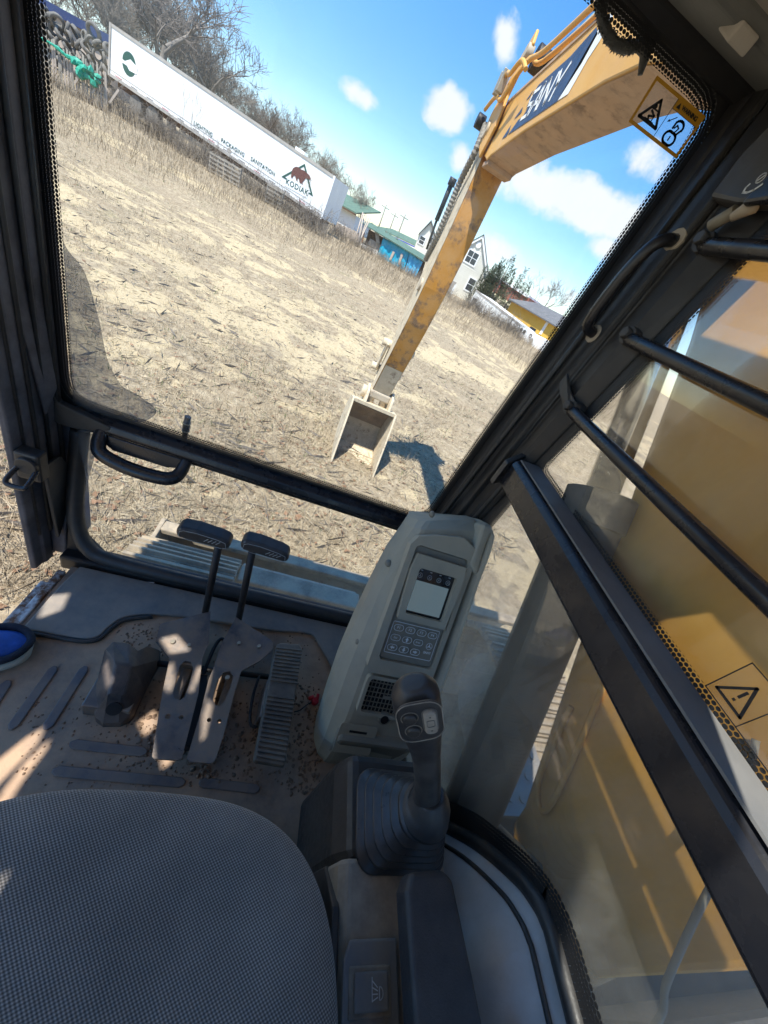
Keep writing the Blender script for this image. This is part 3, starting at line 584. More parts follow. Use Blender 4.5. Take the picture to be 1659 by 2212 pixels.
WSO = [(-.562, 1.664), (.478, 1.664), (.502, 2.708), (-.562, 2.708)]
frit('frit_band', dense(round_poly(WSO, .075)), .030, lambda x, z: (x, .8985, z), WS, 0)
mb = MB(); mb.holed([(-.60, 1.60), (.53, 1.60), (.53, 2.76), (-.60, 2.76)], [round_poly([(-.564, 1.662), (.480, 1.662), (.504, 2.710), (-.564, 2.710)], .077)], lambda x, z: (x, .8975, z), (0, .010, 0)); obj('windshield_gasket', mb, 'black_frame', WS)
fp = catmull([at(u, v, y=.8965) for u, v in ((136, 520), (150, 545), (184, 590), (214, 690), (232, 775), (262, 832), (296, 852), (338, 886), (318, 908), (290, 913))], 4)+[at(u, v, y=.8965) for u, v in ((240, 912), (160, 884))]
mb = MB(); mb.prism(fp, (0, -.0006, 0)); o = obj('shade_patch', mb, 'shade_film', WS); o['label'] = 'streaky grey film standing in for a ground shadow, on the lower left of the windshield'  # film cut to the outline of a shadow on the ground beyond
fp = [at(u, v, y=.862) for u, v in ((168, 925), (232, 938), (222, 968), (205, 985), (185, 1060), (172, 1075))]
mb = MB(); mb.prism(fp, (0, -.0006, 0)); obj('shade_patch', mb, 'shade_film', WS)  # the painted shadow carried on below the bar
# door latch on the left pillar
mb = MB(); c = Vector((-.572, .755, 1.55)); mb.box(-.572, -.522, .738, .772, 1.528, 1.606); LATCH = obj('door_latch', mb, 'black_paint', cab, .006)
mb = MB(); mb.cyl((-.545, .736, 1.575), (0, 1, 0), .022, .012, 18); obj('latch_boss', mb, 'black_paint', LATCH, .002)
mb = MB(); mb.tube(catmull([(-.562, .738, 1.568), (-.566, .705, 1.552), (-.560, .695, 1.544), (-.532, .694, 1.544), (-.525, .702, 1.550), (-.527, .738, 1.566)], 5), .0055, 8); obj('latch_loop', mb, 'gloss_black', LATCH)
mb = MB(); mb.prism([(-.545, .775, 1.55), (-.545, .835, 1.545), (-.545, .858, 1.50), (-.545, .85, 1.36), (-.545, .79, 1.28)], (.010, 0, 0)); obj('pillar_flap', mb, 'black_paint', LPIL, .003)
mb = MB(); mb.prism([(-.575, .86, 2.15), (-.553, .865, 1.72), (-.56, .83, 1.66), (-.58, .80, 2.0)], (.006, 0, 0)); obj('door_gusset', mb, 'left_frame', LPIL, .002)

# right side: glass, rail, guard bars, trim
rub = [(.30, 1.20), (.225, 1.34), (.179, 1.424), (.128, 1.545), (.078, 1.632), (.052, 1.662), (.026, 1.678), (-.02, 1.682), (-.3, 1.682), (-.70, 1.682)]
rubc = [(q.x, q.y) for q in catmull([(y, z, 0) for y, z in rub], 5)]
mb = MB(); mb.box(.549, .554, -.70, .775, 2.035, 2.67); SG = obj('side_window', mb, 'glass_side', cab)
mb = MB(); mb.box(.549, .554, -.70, .775, 1.2, 1.985); SGL = obj('lower_side_window', mb, 'glass_side_low', cab)
mb = MB(); mb.prism([(.557, y, z) for y, z in rubc]+[(.557, -.70, 1.15), (.557, .30, 1.15)], (.02, 0, 0)); obj('side_panel', mb, 'black_frame', cab)
mb = MB(); mb.tube([(.548, y, z) for y, z in rubc], .013, 8); obj('side_window_seal', mb, 'rubber', SGL)
uo = [(-.69, 2.030), (.737, 2.030), (.672, 2.60), (-.69, 2.60)]
frit('frit_band', dense(round_poly(uo, .06)), .035, lambda y, z: (.5475, y, z), SG, 0)
lo = [(-.69, 1.700), (.03, 1.700), (.07, 1.665), (.145, 1.55), (.20, 1.424), (.30, 1.25), (.74, 1.25), (.74, 1.975), (-.69, 1.975)]
frit('frit_band', dense(round_poly(lo, .03, 3)), .028, lambda y, z: (.5475, y, z), SGL, 0)
mb = MB(); mb.holed([(-.72, 1.18), (.80, 1.18), (.80, 2.675), (-.72, 2.675)], [dense(round_poly(uo, .06)), dense(round_poly([(-.69, 1.66), (.03, 1.66), (.07, 1.625), (.145, 1.51), (.20, 1.39), (.30, 1.21), (.745, 1.21), (.745, 1.99), (-.69, 1.99)], .03, 3))], lambda y, z: (.5485, y, z), (.012, 0, 0)); obj('side_gasket', mb, 'black_frame', cab)
mb = MB(); mb.prism([(.486, -.70, 1.978), (.484, -.70, 2.03), (.490, -.70, 2.042), (.505, -.70, 2.048), (.547, -.70, 2.050), (.547, -.70, 1.975), (.50, -.70, 1.970)], (0, 1.43, 0)); RAIL = obj('window_rail', mb, 'gloss_black', cab, .004)
mb = MB(); mb.prism([(.4925, -.70, 2.0485), (.5455, -.70, 2.0505), (.5455, -.70, 2.0535), (.4935, -.70, 2.0515)], (0, 1.42, 0)); obj('rail_sheen', mb, 'rail_grey', RAIL)  # lighter strip painting the sky sheen on top of the rail
mb = MB(); mb.prism([(.47, .72, 1.965), (.55, .78, 1.965), (.55, .78, 2.06), (.47, .72, 2.03)], (0, .02, 0)); obj('rail_end', mb, 'black_paint', RAIL, .003)
for i, z in enumerate((2.192, 2.348, 2.505)):
    mb = MB(); mb.tube(catmull([(.530, .728, z+.004), (.519, .705, z), (.517, .45, z-.004), (.517, .1, z-.006), (.517, -.68, z-.008)], 6), .0125, 12); G = obj('guard_bar', mb, 'gloss_black', cab)
    mb = MB(); mb.tube([(.545, .735, z+.006), (.512, .728, z+.004)], .017, 10); mb.cyl((.508, .728, z+.006), (1, 0, 0), .011, .014, 6); obj('bar_clamp', mb, 'black_paint', G, .002)
    if i == 0:
        mb = MB(); mb.prism([(.498, .795, 2.245), (.498, .772, 2.232), (.508, .752, 2.218), (.510, .726, 2.212), (.512, .722, 2.190), (.51, .75, 2.19), (.50, .775, 2.205), (.496, .795, 2.222)], (.006, 0, 0)); obj('bar_bracket', mb, 'black_paint', G, .002)
hp = catmull([(.508, .782, 2.505), (.478, .772, 2.492), (.466, .776, 2.47), (.462, .786, 2.42), (.466, .796, 2.36), (.476, .803, 2.335), (.503, .808, 2.33)], 6)
mb = MB(); mb.tube(hp, .0105, 10); HND = obj('grab_handle', mb, 'gloss_black', cab)
mb = MB()
for c_ in ((.506, .781, 2.505), (.504, .808, 2.33)): mb.cyl(c_, (1, .2, 0), .018, .012, 12)
obj_split('handle_foot', mb, 'dusty_steel', HND, .002)
# wide grey trim between the right console and the side window
rs = []
for y, z in rubc[6:]:
    k = smooth(-.02, .16, np.array(y)); k = float(k)
    rs.append([Vector((.546, y, z-.012)), Vector((.534, y-.006, z-.016)), Vector((.520, y-.015, z-.022)), Vector((.492-.02*(1-k), y-.03, z-.045-.01*(1-k))), Vector((.470-.02*(1-k), y-.035, z-.10)), Vector((.452, y-.03, z-.20))])
mb = MB(); mb.rings(rs, False, True, False); TR = obj('side_trim', mb, 'trim_grey', cab)
mb = MB(); mb.tube([r[2]+Vector((0, 0, .003)) for r in rs], .004, 6); obj('trim_bead', mb, 'rubber', TR)
mb = MB(); mb.cyl((.481, -.005, 1.60), (1, .15, .55), .011, .012, 14); obj('trim_plug', mb, 'console_dark', TR, .002)
mb = MB(); mb.box(.475, .525, -.25, -.062, 1.60, 1.648); obj('trim_box', mb, 'trim_grey', TR, .008)
# screen-wash label block at the top of the right pillar
mb = MB(); q = [at(1530, 425, x=.492), at(1600, 330, x=.492), at(1690, 240, x=.492), at(1720, 330, x=.492), at(1665, 432, x=.492), at(1590, 438, x=.492)]
mb.prism(q, (.03, 0, 0)); CB = obj('latch_cover', mb, 'black_paint', cab, .006)
mb = MB(); q = [at(1597, 440, x=.480), at(1640, 395, x=.480), at(1720, 310, x=.480), at(1740, 380, x=.480), at(1668, 430, x=.480)]; mb.prism(q, (.014, 0, 0)); obj('cover_pad', mb, 'gloss_black', CB, .005)
d = Dec(at(1632, 400, x=.4795), (0, -1, 0), (0, 0, 1)); mb = MB()
d.line(mb, d.arc(.0, .008, .0055, n=14), .0016); d.line(mb, [(-.004, .004), (.004, .012)], .0014); d.line(mb, [(-.014, -.002), (-.012, -.008), (-.004, -.0085), (.004, -.006), (.011, .000)], .0026); d.line(mb, [(-.014, -.002), (-.012, .002)], .002)
obj('lock_symbol', mb, 'print_white', CB)
mb = MB(); mb.tube([at(1535, 488, x=.50), at(1590, 455, x=.50)], .009, 8); obj('pillar_clip', mb, 'console_dark', CB)
mb = MB(); mb.tube([at(1580, 470, x=.497), at(1622, 448, x=.50), at(1660, 400, x=.505)], [.006, .011, .008], 8); obj('pillar_lever', mb, 'dusty_steel', CB)

# ------------------------------------------------------------------ floor loose dirt
mb = MB()
def scatter(n, u0, u1, v0, v1, r0, r1, cond=None):
    for _ in range(n):
        p = at(random.uniform(u0, u1), random.uniform(v0, v1), z=1.2)
        if cond and not cond(p): continue
        mb.ico((p.x, p.y, 1.2), random.uniform(r0, r1)**1, .3, 1)
scatter(700, 250, 690, 1350, 1700, .0010, .0036); scatter(120, 400, 560, 1500, 1690, .002, .007); scatter(260, 30, 420, 1500, 1700, .001, .003); scatter(200, 620, 690, 1480, 1720, .0015, .006); scatter(150, 300, 440, 1520, 1640, .0018, .006); scatter(90, 260, 400, 1345, 1420, .0012, .004)
tag(stuff(obj('soil_crumbs', mb, 'dirt')), 'dry brown soil crumbs strewn over the cab floor around the pedals', 'dirt')

# ------------------------------------------------------------------ pedals, levers
ZP = 1.275
def PZ(u, v, z=ZP): p = at(u, v, z=z); return (p.x, p.y)
def plate_z(y): return ZP+.02*max(0, (y-.50))/.12+.0*y
def pedal(label, group, outline, slot, holes, bolts, rod, grip, tilt):
    t = thing('travel_pedal', label, 'travel pedal', (*PZ(*outline[0]), 1.2), group)
    O = [PZ(*q) for q in outline]; H = []
    if slot: H.append([PZ(*q) for q in slot])
    for (u, v, r) in holes: x, y = PZ(u, v); H.append([(x+r*math.cos(a*math.pi/5), y+r*math.sin(a*math.pi/5)) for a in range(10)])
    mb = MB(); mb.holed(O, H, lambda x, y: (x, y, plate_z(y)), (0, 0, .006)); obj('pedal_plate', mb, 'pedal_steel', t)
    mb = MB(); x, y = O[0]; cx = sum(p[0] for p in O)/len(O)
    mb.box(cx-.02, cx+.02, .50, .53, 1.2, 1.272); mb.box(cx-.012, cx+.012, .40, .52, 1.205, 1.25); obj('pedal_mount', mb, 'pedal_steel', t, .003)
    mb = MB()
    for u, v, r in bolts: x, y = PZ(u, v); mb.cyl((x, y, plate_z(y)+.008), (0, 0, 1), r*1.2, .008, 6)
    obj_split('bolt', mb, 'bolt_steel', t)
    a, b = rod; mb = MB(); mb.tube([a, a.lerp(b, .5), b], .0095, 10); L = obj('lever_rod', mb, 'metal_dark', t)
    c, w_, h_ = grip; bx = Vector(b)
    pr = [(-w_*.5, -h_*.30), (-w_*.46, h_*.25), (-w_*.30, h_*.40), (w_*.15, h_*.52), (w_*.42, h_*.42), (w_*.5, h_*.2), (w_*.5, -h_*.34), (w_*.42, -h_*.5), (-w_*.1, -h_*.5), (-w_*.42, -h_*.46)]
    if tilt < 0: pr = [(-x, z) for x, z in pr]
    sk = -.02
    mb = MB(); mb.prism([(c.x+x, c.y-.022, c.z+z+x*tilt*.35) for x, z in pr], (0, .044, 0)); g = obj('lever_grip', mb, 'grip_plastic', t, .010, 3)
    d = Dec((c.x, c.y-.0225, c.z), (1, 0, tilt*.35), (0, 0, 1)); mb = MB()
    ins = [(x*.86, z*.78) for x, z in pr]; d.line(mb, ins, .0010, closed=True)
    for k in range(4): d.line(mb, [(w_*.02+k*.009, -h_*.12), (w_*.02+k*.009+.008, h_*.16)], .0016)
    obj('grip_mark', mb, 'print_grey', g)
    return t
def two_pedals():
    o1 = [(345, 1356), (452, 1333), (449, 1395), (436, 1425), (428, 1500), (405, 1590), (392, 1640), (384, 1644), (334, 1641), (328, 1636), (340, 1560), (352, 1490), (366, 1425), (336, 1390)]
    s1 = [(388, 1440), (399, 1430), (412, 1432), (417, 1444), (408, 1480), (398, 1508), (388, 1515), (377, 1511), (373, 1500), (380, 1470)]
    pedal('left travel pedal with its plate flaring left and a slot in its neck', 'pair of travel pedals with upright levers', o1, s1, [(362, 1550, .006), (391, 1552, .005)], [(372, 1393, .005), (407, 1400, .004)],
          (at(440, 1340, y=.655), at(474, 1170, y=.655)), (at(446, 1152, y=.655), .124, .036), -.02)
    o2 = [(506, 1345), (586, 1394), (586, 1410), (560, 1432), (520, 1452), (505, 1500), (482, 1590), (464, 1644), (456, 1651), (410, 1647), (403, 1640), (430, 1550), (450, 1470), (462, 1440), (474, 1400)]
    s2 = [(470, 1470), (482, 1455), (496, 1452), (503, 1462), (496, 1490), (484, 1518), (474, 1528), (464, 1524), (458, 1512)]
    pedal('right travel pedal with its plate flaring right beside the ribbed pedal', 'pair of travel pedals with upright levers', o2, s2, [(451, 1557, .005), (473, 1560, .005)], [(513, 1397, .004), (556, 1404, .0045), (490, 1467, .005)],
          (at(513, 1350, y=.655), at(545, 1190, y=.655)), (at(577, 1180, y=.655), .122, .036), -.16)
two_pedals()
t = thing('ribbed_pedal', 'long black rubber pedal with cross ribs, nearest the grey console', 'pedal', (.17, .45, 1.2))
p0, p1, p2, p3 = [at(u, v, z=1.29) for u, v in ((597, 1385), (657, 1392), (616, 1655), (548, 1643))]
mb = MB(); mb.prism([p3, p2, p1+Vector((-.002, -.012, 0)), p1+Vector((-.012, 0, 0)), p0+Vector((.012, 0, 0)), p0+Vector((0, -.012, 0))], (0, 0, -.022)); obj('pedal_body', mb, 'pedal_rubber', t, .006)
for k in range(27):
    if 14 <= k <= 16: continue
    f = .035+k*.0345; a, b = p3.lerp(p0, f), p2.lerp(p1, f); d_ = (p0-p3).normalized()*.0028
    mb = MB(); mb.prism([a-d_+Vector((.003, 0, 0)), b-d_-Vector((.003, 0, 0)), b+d_-Vector((.003, 0, 0)), a+d_+Vector((.003, 0, 0))], (0, 0, .0045)); obj('rib', mb, 'pedal_rubber', t, .001)
mb = MB(); mb.box(.13, .20, .40, .50, 1.2, 1.27); obj('pedal_mount', mb, 'pedal_steel', t, .003)
mb = MB(); a = at(560, 1460, z=1.24); b = at(540, 1560, z=1.24); mb.tube(catmull([a, a.lerp(b, .5)+Vector((-.006, 0, 0)), b, b+Vector((.02, -.01, 0))], 4), .004, 6); obj('side_rod', mb, 'metal_dark', t)
t = thing('foot_rest', 'crumpled dark steel foot rest with one round hole on the left of the pedals', 'foot rest', (-.2, .43, 1.2))
fo = [(198, 1520), (205, 1475), (222, 1400), (240, 1384), (275, 1390), (292, 1402), (318, 1393), (343, 1402), (347, 1420), (318, 1470), (300, 1520), (285, 1545), (262, 1562), (220, 1560), (200, 1548)]
rim = [at(u, v, z=z) for u, v, z in ((203, 1545, 1.232), (208, 1475, 1.262), (226, 1402, 1.292), (243, 1384, 1.292), (278, 1388, 1.305), (298, 1404, 1.292), (320, 1393, 1.266), (346, 1402, 1.240), (347, 1424, 1.236), (312, 1488, 1.25), (288, 1543, 1.232), (262, 1563, 1.222), (222, 1563, 1.222))]
top = [at(u, v, z=z) for u, v, z in ((234, 1496, 1.285), (248, 1432, 1.318), (286, 1440, 1.312), (268, 1500, 1.282))]
mb = MB(); mb.v = rim+top+[Vector((p.x, p.y, p.z-.035)) for p in rim]; T_ = [13, 14, 15, 16]
mb.f = [(0, 1, 13), (1, 2, 14, 13), (2, 3, 14), (3, 4, 15, 14), (4, 5, 15), (5, 6, 15), (6, 7, 8, 15), (8, 9, 15), (9, 16, 15), (9, 10, 16), (10, 11, 16), (11, 12, 13, 16), (12, 0, 13), (13, 14, 15, 16)]+[(i_, 17+i_, 17+(i_+1) % 13, (i_+1) % 13) for i_ in range(13)]; mb.sm = [False]*len(mb.f)
obj('foot_plate', mb, 'foot_steel', t, .006, 3)
q_ = (rim[11]+rim[12]+top[0]+top[3])/4; nn_ = (top[0]-rim[12]).cross(top[3]-rim[12]).normalized(); nn_ = nn_ if nn_.z > 0 else -nn_
mb = MB(); mb.cyl(q_+nn_*.001, nn_, .016, .003, 18); obj('plate_hole', mb, 'sticker_black', t)
mb = MB(); mb.box(-.26, -.16, .38, .48, 1.2, 1.25); obj('rest_base', mb, 'pedal_steel', t, .003)
t = thing('pedal_linkage', 'dusty crossbar and bent linkage rods between the two travel pedals', 'linkage', (0, .55, 1.2))
mb = MB(); mb.tube([at(335, 1432, z=1.235), at(580, 1462, z=1.235)], .008, 8); obj('cross_bar', mb, 'metal_dark', t)
mb = MB(); mb.tube(catmull([at(u, v, z=1.24) for u, v in ((440, 1455), (462, 1400), (478, 1380), (486, 1395), (466, 1450))], 5), .005, 8); obj('link_rod', mb, 'metal_dark', t)
mb = MB(); a = at(430, 1470, z=1.23); mb.box(-.045, -.005, .33, .5, 1.2, 1.235); obj('valve_block', mb, 'metal_dark', t, .003)

# ------------------------------------------------------------------ seat
def build_seat():
    t = thing('operator_seat', 'grey woven fabric operator seat cushion with rounded front edge', 'seat', (-.03, -.2, 1.2))
    cx, hw, y1, y0, zt = -.030, .272, .152, -.46, 1.675; rs = []; n = 72
    def se(a, f, fy): 
        c, s = math.cos(a), math.sin(a); e = 2/3.6; return math.copysign(abs(c)**e, c)*hw*f, math.copysign(abs(s)**e, s)*(y1-y0)/2*fy
    for k, (dz, f) in enumerate(((-.13, .955), (-.115, .985), (-.06, 1.), (-.035, .995), (-.016, .975), (-.004, .945), (.004, .90), (.010, .82), (.011, .7), (.008, .5), (.004, .25), (.004, .02))):
        r = []
        for i in range(n):
            a = 2*math.pi*i/n; x, y = se(a, f, f)
            fb = .012*(x/hw)**2*(1 if y > 0 else .6)
            bow = -.035*(abs(x)/hw)**2.2*max(0, y/((y1-y0)/2))
            r.append(Vector((cx+x, (y0+y1)/2+y+bow, zt+dz-.010*max(0, y/.3)**2*(f < .95)+fb+(.003*math.sin(x*9)*math.cos(y*7)))))
        rs.append(r)
    mb = MB(); mb.rings(rs, True, True); obj('seat_cushion', mb, 'seat_fabric', t, 0, sub=1)
    mb = MB(); mb.box(cx-.25, cx+.25, -.42, .10, 1.40, 1.55); obj('seat_base', mb, 'black_frame', t, .02)
    mb = MB(); mb.box(cx-.20, cx+.20, -.38, .04, 1.2, 1.40); obj('seat_mount', mb, 'black_frame', t, .01)
    mb = MB(); mb.box(cx-.25, cx+.25, -.56, -.46, 1.60, 2.25); obj('backrest', mb, 'seat_fabric', t, .04, 4)
    mb = MB(); mb.box(.252, .262, -.06, -.02, 1.49, 1.53); obj('seat_clip', mb, 'bolt_steel', t, .003)
build_seat()

# ------------------------------------------------------------------ monitor console (grey column)
SV = Vector((0, .32, .46)).normalized(); NV = Vector((0, -.46, .32)).normalized(); OC = Vector((0, .34, 1.30))
def cp(x, s, n=0.): return Vector((x, 0, 0))+OC+SV*s+NV*n
con = thing('monitor_console', 'dusty grey plastic monitor console rising beside the right window', 'console', (.42, .40, 1.2))
secs = [(-.125, .318, .335, -.090, .52), (-.06, .300, .333, -.040, .53), (0., .290, .332, -.010, .54), (.10, .284, .333, 0, .545), (.20, .284, .335, 0, .548), (.30, .292, .338, 0, .55), (.42, .306, .340, 0, .55), (.52, .322, .343, 0, .55), (.60, .338, .352, .002, .552), (.645, .350, .362, -.004, .552), (.672, .366, .378, -.030, .545), (.678, .38, .39, -.07, .54)]
rs = []
for s, xl, xr, n0, xe in secs:
    rk = min(1., max(0., (s+.02)/.12))
    rs.append([cp(xl+.02, s, n0-.17), cp(xl+.004, s, n0-.12), cp(xl, s, n0-.065), cp((xl+xr)/2-.006, s, n0-.024), cp(xr, s, n0-.001), cp(xr+.012, s, n0+.002), cp(.43, s, n0+.004), cp(xe-.034, s, n0+.001), cp(xe-.026, s, n0-.004), cp(xe-.020, s, n0+.002), cp(xe-.010, s, n0+.034*rk), cp(xe-.003, s, n0+.040*rk), cp(xe, s, n0+.02*rk), cp(xe, s, n0-.17)])
    for q in rs[-1]:
        if s > .52: q -= SV*(.055*min(1, max(0, (.50-q.x)/.15))*(s-.52)/.15)
mb = MB(); mb.rings(rs, True, False); BODY = obj('console_body', mb, 'console_plastic', con, .006, 3)
d = Dec(cp(0, 0), (1, 0, 0), SV)
# hood round the monitor, raised housing, recessed dark bezel
mb = MB(); mb.holed([(.330, .24), (.345, .225), (.50, .225), (.517, .24), (.524, .56), (.512, .598), (.47, .617), (.40, .602), (.350, .585), (.336, .56)], [rrect(.352, .507, .262, .565, .012)], lambda x, s: cp(x, s, .002), NV*.024); HOOD = obj('monitor_hood', mb, 'console_plastic', con, .005, 2)
mb = MB(); mb.prism([cp(x, s, .004) for x, s in rrect(.353, .506, .263, .564, .011)], NV*.014); MON = obj('monitor', mb, 'console_dark', con, .003)
mb = MB(); mb.holed([(.362, .375), (.498, .375), (.506, .50), (.500, .545), (.360, .545), (.354, .50)], [rrect(.377, .486, .392, .512, .008)], lambda x, s: cp(x, s, .018), NV*.016); obj('monitor_shroud', mb, 'console_plastic', MON, .004)
mb = MB(); mb.prism([cp(x, s, .0185) for x, s in rrect(.376, .487, .391, .513, .006)], NV*.001); SCR = obj('screen', mb, 'screen_glass', MON)
mb = MB(); d.rect(mb, .384, .479, .398, .478, .0197, .0006); obj('display', mb, 'lcd_sheen', MON)
mb = MB()
for k in range(4):
    x = .390+k*.027; d.line(mb, d.arc(x, .492, .0060, n=14), .0011, .0198); d.rect(mb, x-.003, x+.003, .5045, .5065, .0198); d.line(mb, [(x-.002, .489), (x, .495), (x+.002, .489)], .0009, .0198)
obj('indicator_symbol', mb, 'print_grey', MON)
mb = MB(); d.line(mb, rrect(.363, .496, .281, .363, .003, 2), .0016, .0185, True); obj('keypad_frame', mb, 'print_white', MON)
keys = [(0, 0, 'F1'), (1, 0, 'F2'), (2, 0, 'F3'), (3, 0, 'F4'), (0, 1, 'Esc'), (1, 1, '^'), (2, 1, 'Enter'), (0, 2, '<'), (1, 2, 'v'), (2, 2, '>')]
for i, j, lab in keys:
    x, s = .3805+i*.0325, .349-j*.0262
    mb = MB(); d.poly(mb, [(x+a, s+b) for a, b in rrect(-.013, .013, -.0078, .0078, .0075, 4)], .0183, .0022); K = obj('key', mb, 'console_dark', MON)
    mb = MB(); d.line(mb, [(x+a, s+b) for a, b in rrect(-.013, .013, -.0078, .0078, .0075, 4)], .0013, .0206, True)
    if lab in '^v<>':
        a = {'^': (0, 1), 'v': (0, -1), '<': (-1, 0), '>': (1, 0)}[lab]; p = lambda f, g: (x+a[0]*f-a[1]*g, s+a[1]*f+a[0]*g)
        d.poly(mb, [p(.006, 0), p(0, .0048), p(0, -.0048)], .0206); d.poly(mb, [p(0, .002), p(-.0055, .002), p(-.0055, -.002), p(0, -.002)], .0206)
    obj('key_print', mb, 'print_white', K)
    if lab not in '^v<>': text('key_text', lab, d.p(x, s, .0208), d.ex, d.ey, .010 if len(lab) < 3 else .008 if len(lab) < 4 else .0062, 'print_white', K, 'CENTER', .0003)
mb = MB(); x, s = .4800, .3185; d.line(mb, d.arc(x, s, .0085, n=18), .0012, .0188)
for a in (90, 210, 330):
    c, q = math.cos(R_(a)), math.sin(R_(a)); d.poly(mb, [(x+c*.0085, s+q*.0085), (x-q*.0020, s+c*.0020), (x+q*.0020, s-c*.0020)], .0188)
obj('maker_emblem', mb, 'print_white', MON); text('maker_text', 'SANY', d.p(.4800, .3005, .0188), d.ex, d.ey, .0085, 'print_white', MON, 'CENTER', .0003, 0, .0002)
# vent
mb = MB(); mb.holed(rrect(.346, .486, .108, .214, .014), [rrect(.355, .477, .117, .205, .008)], lambda x, s: cp(x, s, .001), NV*.016); VENT = obj('air_vent', mb, 'console_plastic', con, .004)
mb = MB(); d.rect(mb, .354, .478, .116, .206, .004, .001); obj('vent_back', mb, 'sticker_black', VENT)
for k in range(6): mb = MB(); s = .129+k*.0128; mb.prism([cp(.356, s-.0012, .008), cp(.356, s+.003, .012), cp(.356, s+.0045, .012), cp(.356, s+.0003, .008)], (.120, 0, 0)); obj('slat', mb, 'console_dark', VENT)
mb = MB()
for k in range(11): x = .366+k*.0103; d.rect(mb, x-.0008, x+.0008, .118, .204, .007, .003)
d.rect(mb, .405, .424, .158, .166, .012, .004); obj('vent_fin', mb, 'console_dark', VENT)
mb = MB(); d.poly(mb, rrect(.322, .425, -.005, .075, .008), .0035, .002); PANEL = obj('access_panel', mb, 'console_plastic', con, .0015)
mb = MB(); d.rect(mb, .350, .398, .052, .058, .0058, .0006); obj('panel_slot', mb, 'sticker_black', PANEL)
mb = MB(); c0 = cp(.428, .105, .004); mb.tube([c0, c0+NV*.012], .017, 18); KEY = obj('ignition_switch', mb, 'console_dark', con, .003)
mb = MB(); mb.tube([c0+NV*.0125, c0+NV*.0135], .011, 16); obj('key_slot', mb, 'sticker_black', KEY)
mb = MB()
for x, s, n in ((.378, .648, -.008), (.3075, .27, -.034), (.318, .49, -.035), (.530, .635, -.036)): mb.ico(cp(x, s, n), .009, .05, 2)
obj_split('screw_cap', mb, 'console_dark', con)
mb = MB(); mb.prism([cp(.508, .55, -.03), cp(.543, .53, -.03), cp(.5485, .615, -.03), (cp(.545, .672, -.04)), cp(.510, .668, -.03)], NV*.062); obj('console_shoulder', mb, 'console_plastic', con, .012, 3)
mb = MB(); mb.prism([(.325, .345, 1.2), (.53, .345, 1.2), (.53, .40, 1.2), (.325, .42, 1.2)], (0, 0, .14)); obj('console_foot', mb, 'console_dark', con, .01)

# ------------------------------------------------------------------ right console, joystick, armrest
rc = thing('right_console', 'dusty black side console under the joystick and armrest', 'console', (.35, -.1, 1.2))
mb = MB(); mb.prism([(.268, -.6, 1.2), (.262, -.6, 1.56), (.272, -.6, 1.578), (.43, -.6, 1.582), (.455, -.6, 1.56), (.455, -.6, 1.2)], (0, .70, 0)); obj('console_top', mb, 'right_console', rc, .006)
mb = MB(); mb.prism([(.285, .10, 1.2), (.27, .10, 1.50), (.285, .10, 1.556), (.44, .10, 1.556), (.47, .10, 1.54), (.47, .10, 1.2)], (0, .155, -.012)); obj('console_front', mb, 'rubber', rc, .014)
mb = MB(); mb.prism([(.266, .10, 1.2), (.259, .10, 1.50), (.252, .05, 1.57), (.252, -.1, 1.578), (.262, -.1, 1.2)], (.012, 0, 0)); obj('console_flap', mb, 'black_paint', rc, .003)
mb = MB(); mb.prism([(.266, -.6, 1.581), (.346, -.6, 1.581), (.346, .018, 1.581), (.275, .018, 1.581), (.266, .0, 1.581)], (0, 0, .006)); SWP = obj('switch_panel', mb, 'switch_grey', rc, .003)
for k in range(2):
    y = -.005-.052*k; mb = MB(); mb.prism([(.274, y-.042, 1.585), (.334, y-.042, 1.585), (.334, y, 1.585), (.274, y, 1.585)], (0, 0, .004)); F_ = obj('switch', mb, 'right_console', rc, .002)
    mb = MB(); mb.prism([(.280, y-.037, 1.5885), (.328, y-.037, 1.5885), (.328, y-.005, 1.5885), (.280, y-.005, 1.5885)], (0, 0, .005)); obj('rocker', mb, 'switch_grey', F_, .002)
    d2 = Dec((.312, y-.020, 1.594), (1, 0, 0), (0, 1, 0)); mb = MB()
    if k == 0:
        d2.line(mb, d2.arc(.003, -.003, .0042, .0052, -100, 100, 10)+[(.0022, -.008)], .0011, 0, True)
        for q in range(4): d2.line(mb, [(-.0005, -.006+q*.0026), (-.0075, -.0085+q*.0052)], .0010)
        d2.line(mb, [(-.008, .010), (-.008, -.009)], .0009)
    else:
        d2.line(mb, d2.arc(0, 0, .0045, .0065, 0, 360, 10), .0010); d2.line(mb, [(-.004, -.004), (.004, .004)], .0010); d2.line(mb, [(-.006, 0), (.006, 0)], .0010)
    obj('switch_symbol', mb, 'print_white', F_)
js = thing('joystick', 'black joystick control lever with thumb buttons in a ribbed rubber boot', 'joystick', (.365, .15, 1.57))
rs = []; nb = 7
for k in range(nb):
    f = k/(nb-1); cx, cy, cz = .362+.010*f, .150-.002*f, 1.580+.082*f; hx, hy = .079-.044*f, .068-.034*f
    for dz, g in ((0, 1.), (.003, 1.025), (.0062, 1.0), (.0085, .80), (.0112, .795)):
        if k == nb-1 and dz > .004: break
        r = min(hx, hy)*g*(.42+.5*f); rs.append([Vector((x, y, cz+dz)) for x, y in rrect(cx-hx*g, cx+hx*g, cy-hy*g, cy+hy*g, r, 5)])
mb = MB(); mb.rings(rs, True, True); obj('rubber_boot', mb, 'boot_rubber', js)
mb = MB(); mb.tube(catmull([(.372, .148, 1.655), (.370, .150, 1.672), (.364, .154, 1.688), (.358, .158, 1.70)], 4), [.043-.0018*i for i in range(13)], 20); obj('boot_collar', mb, 'grip_plastic', js)
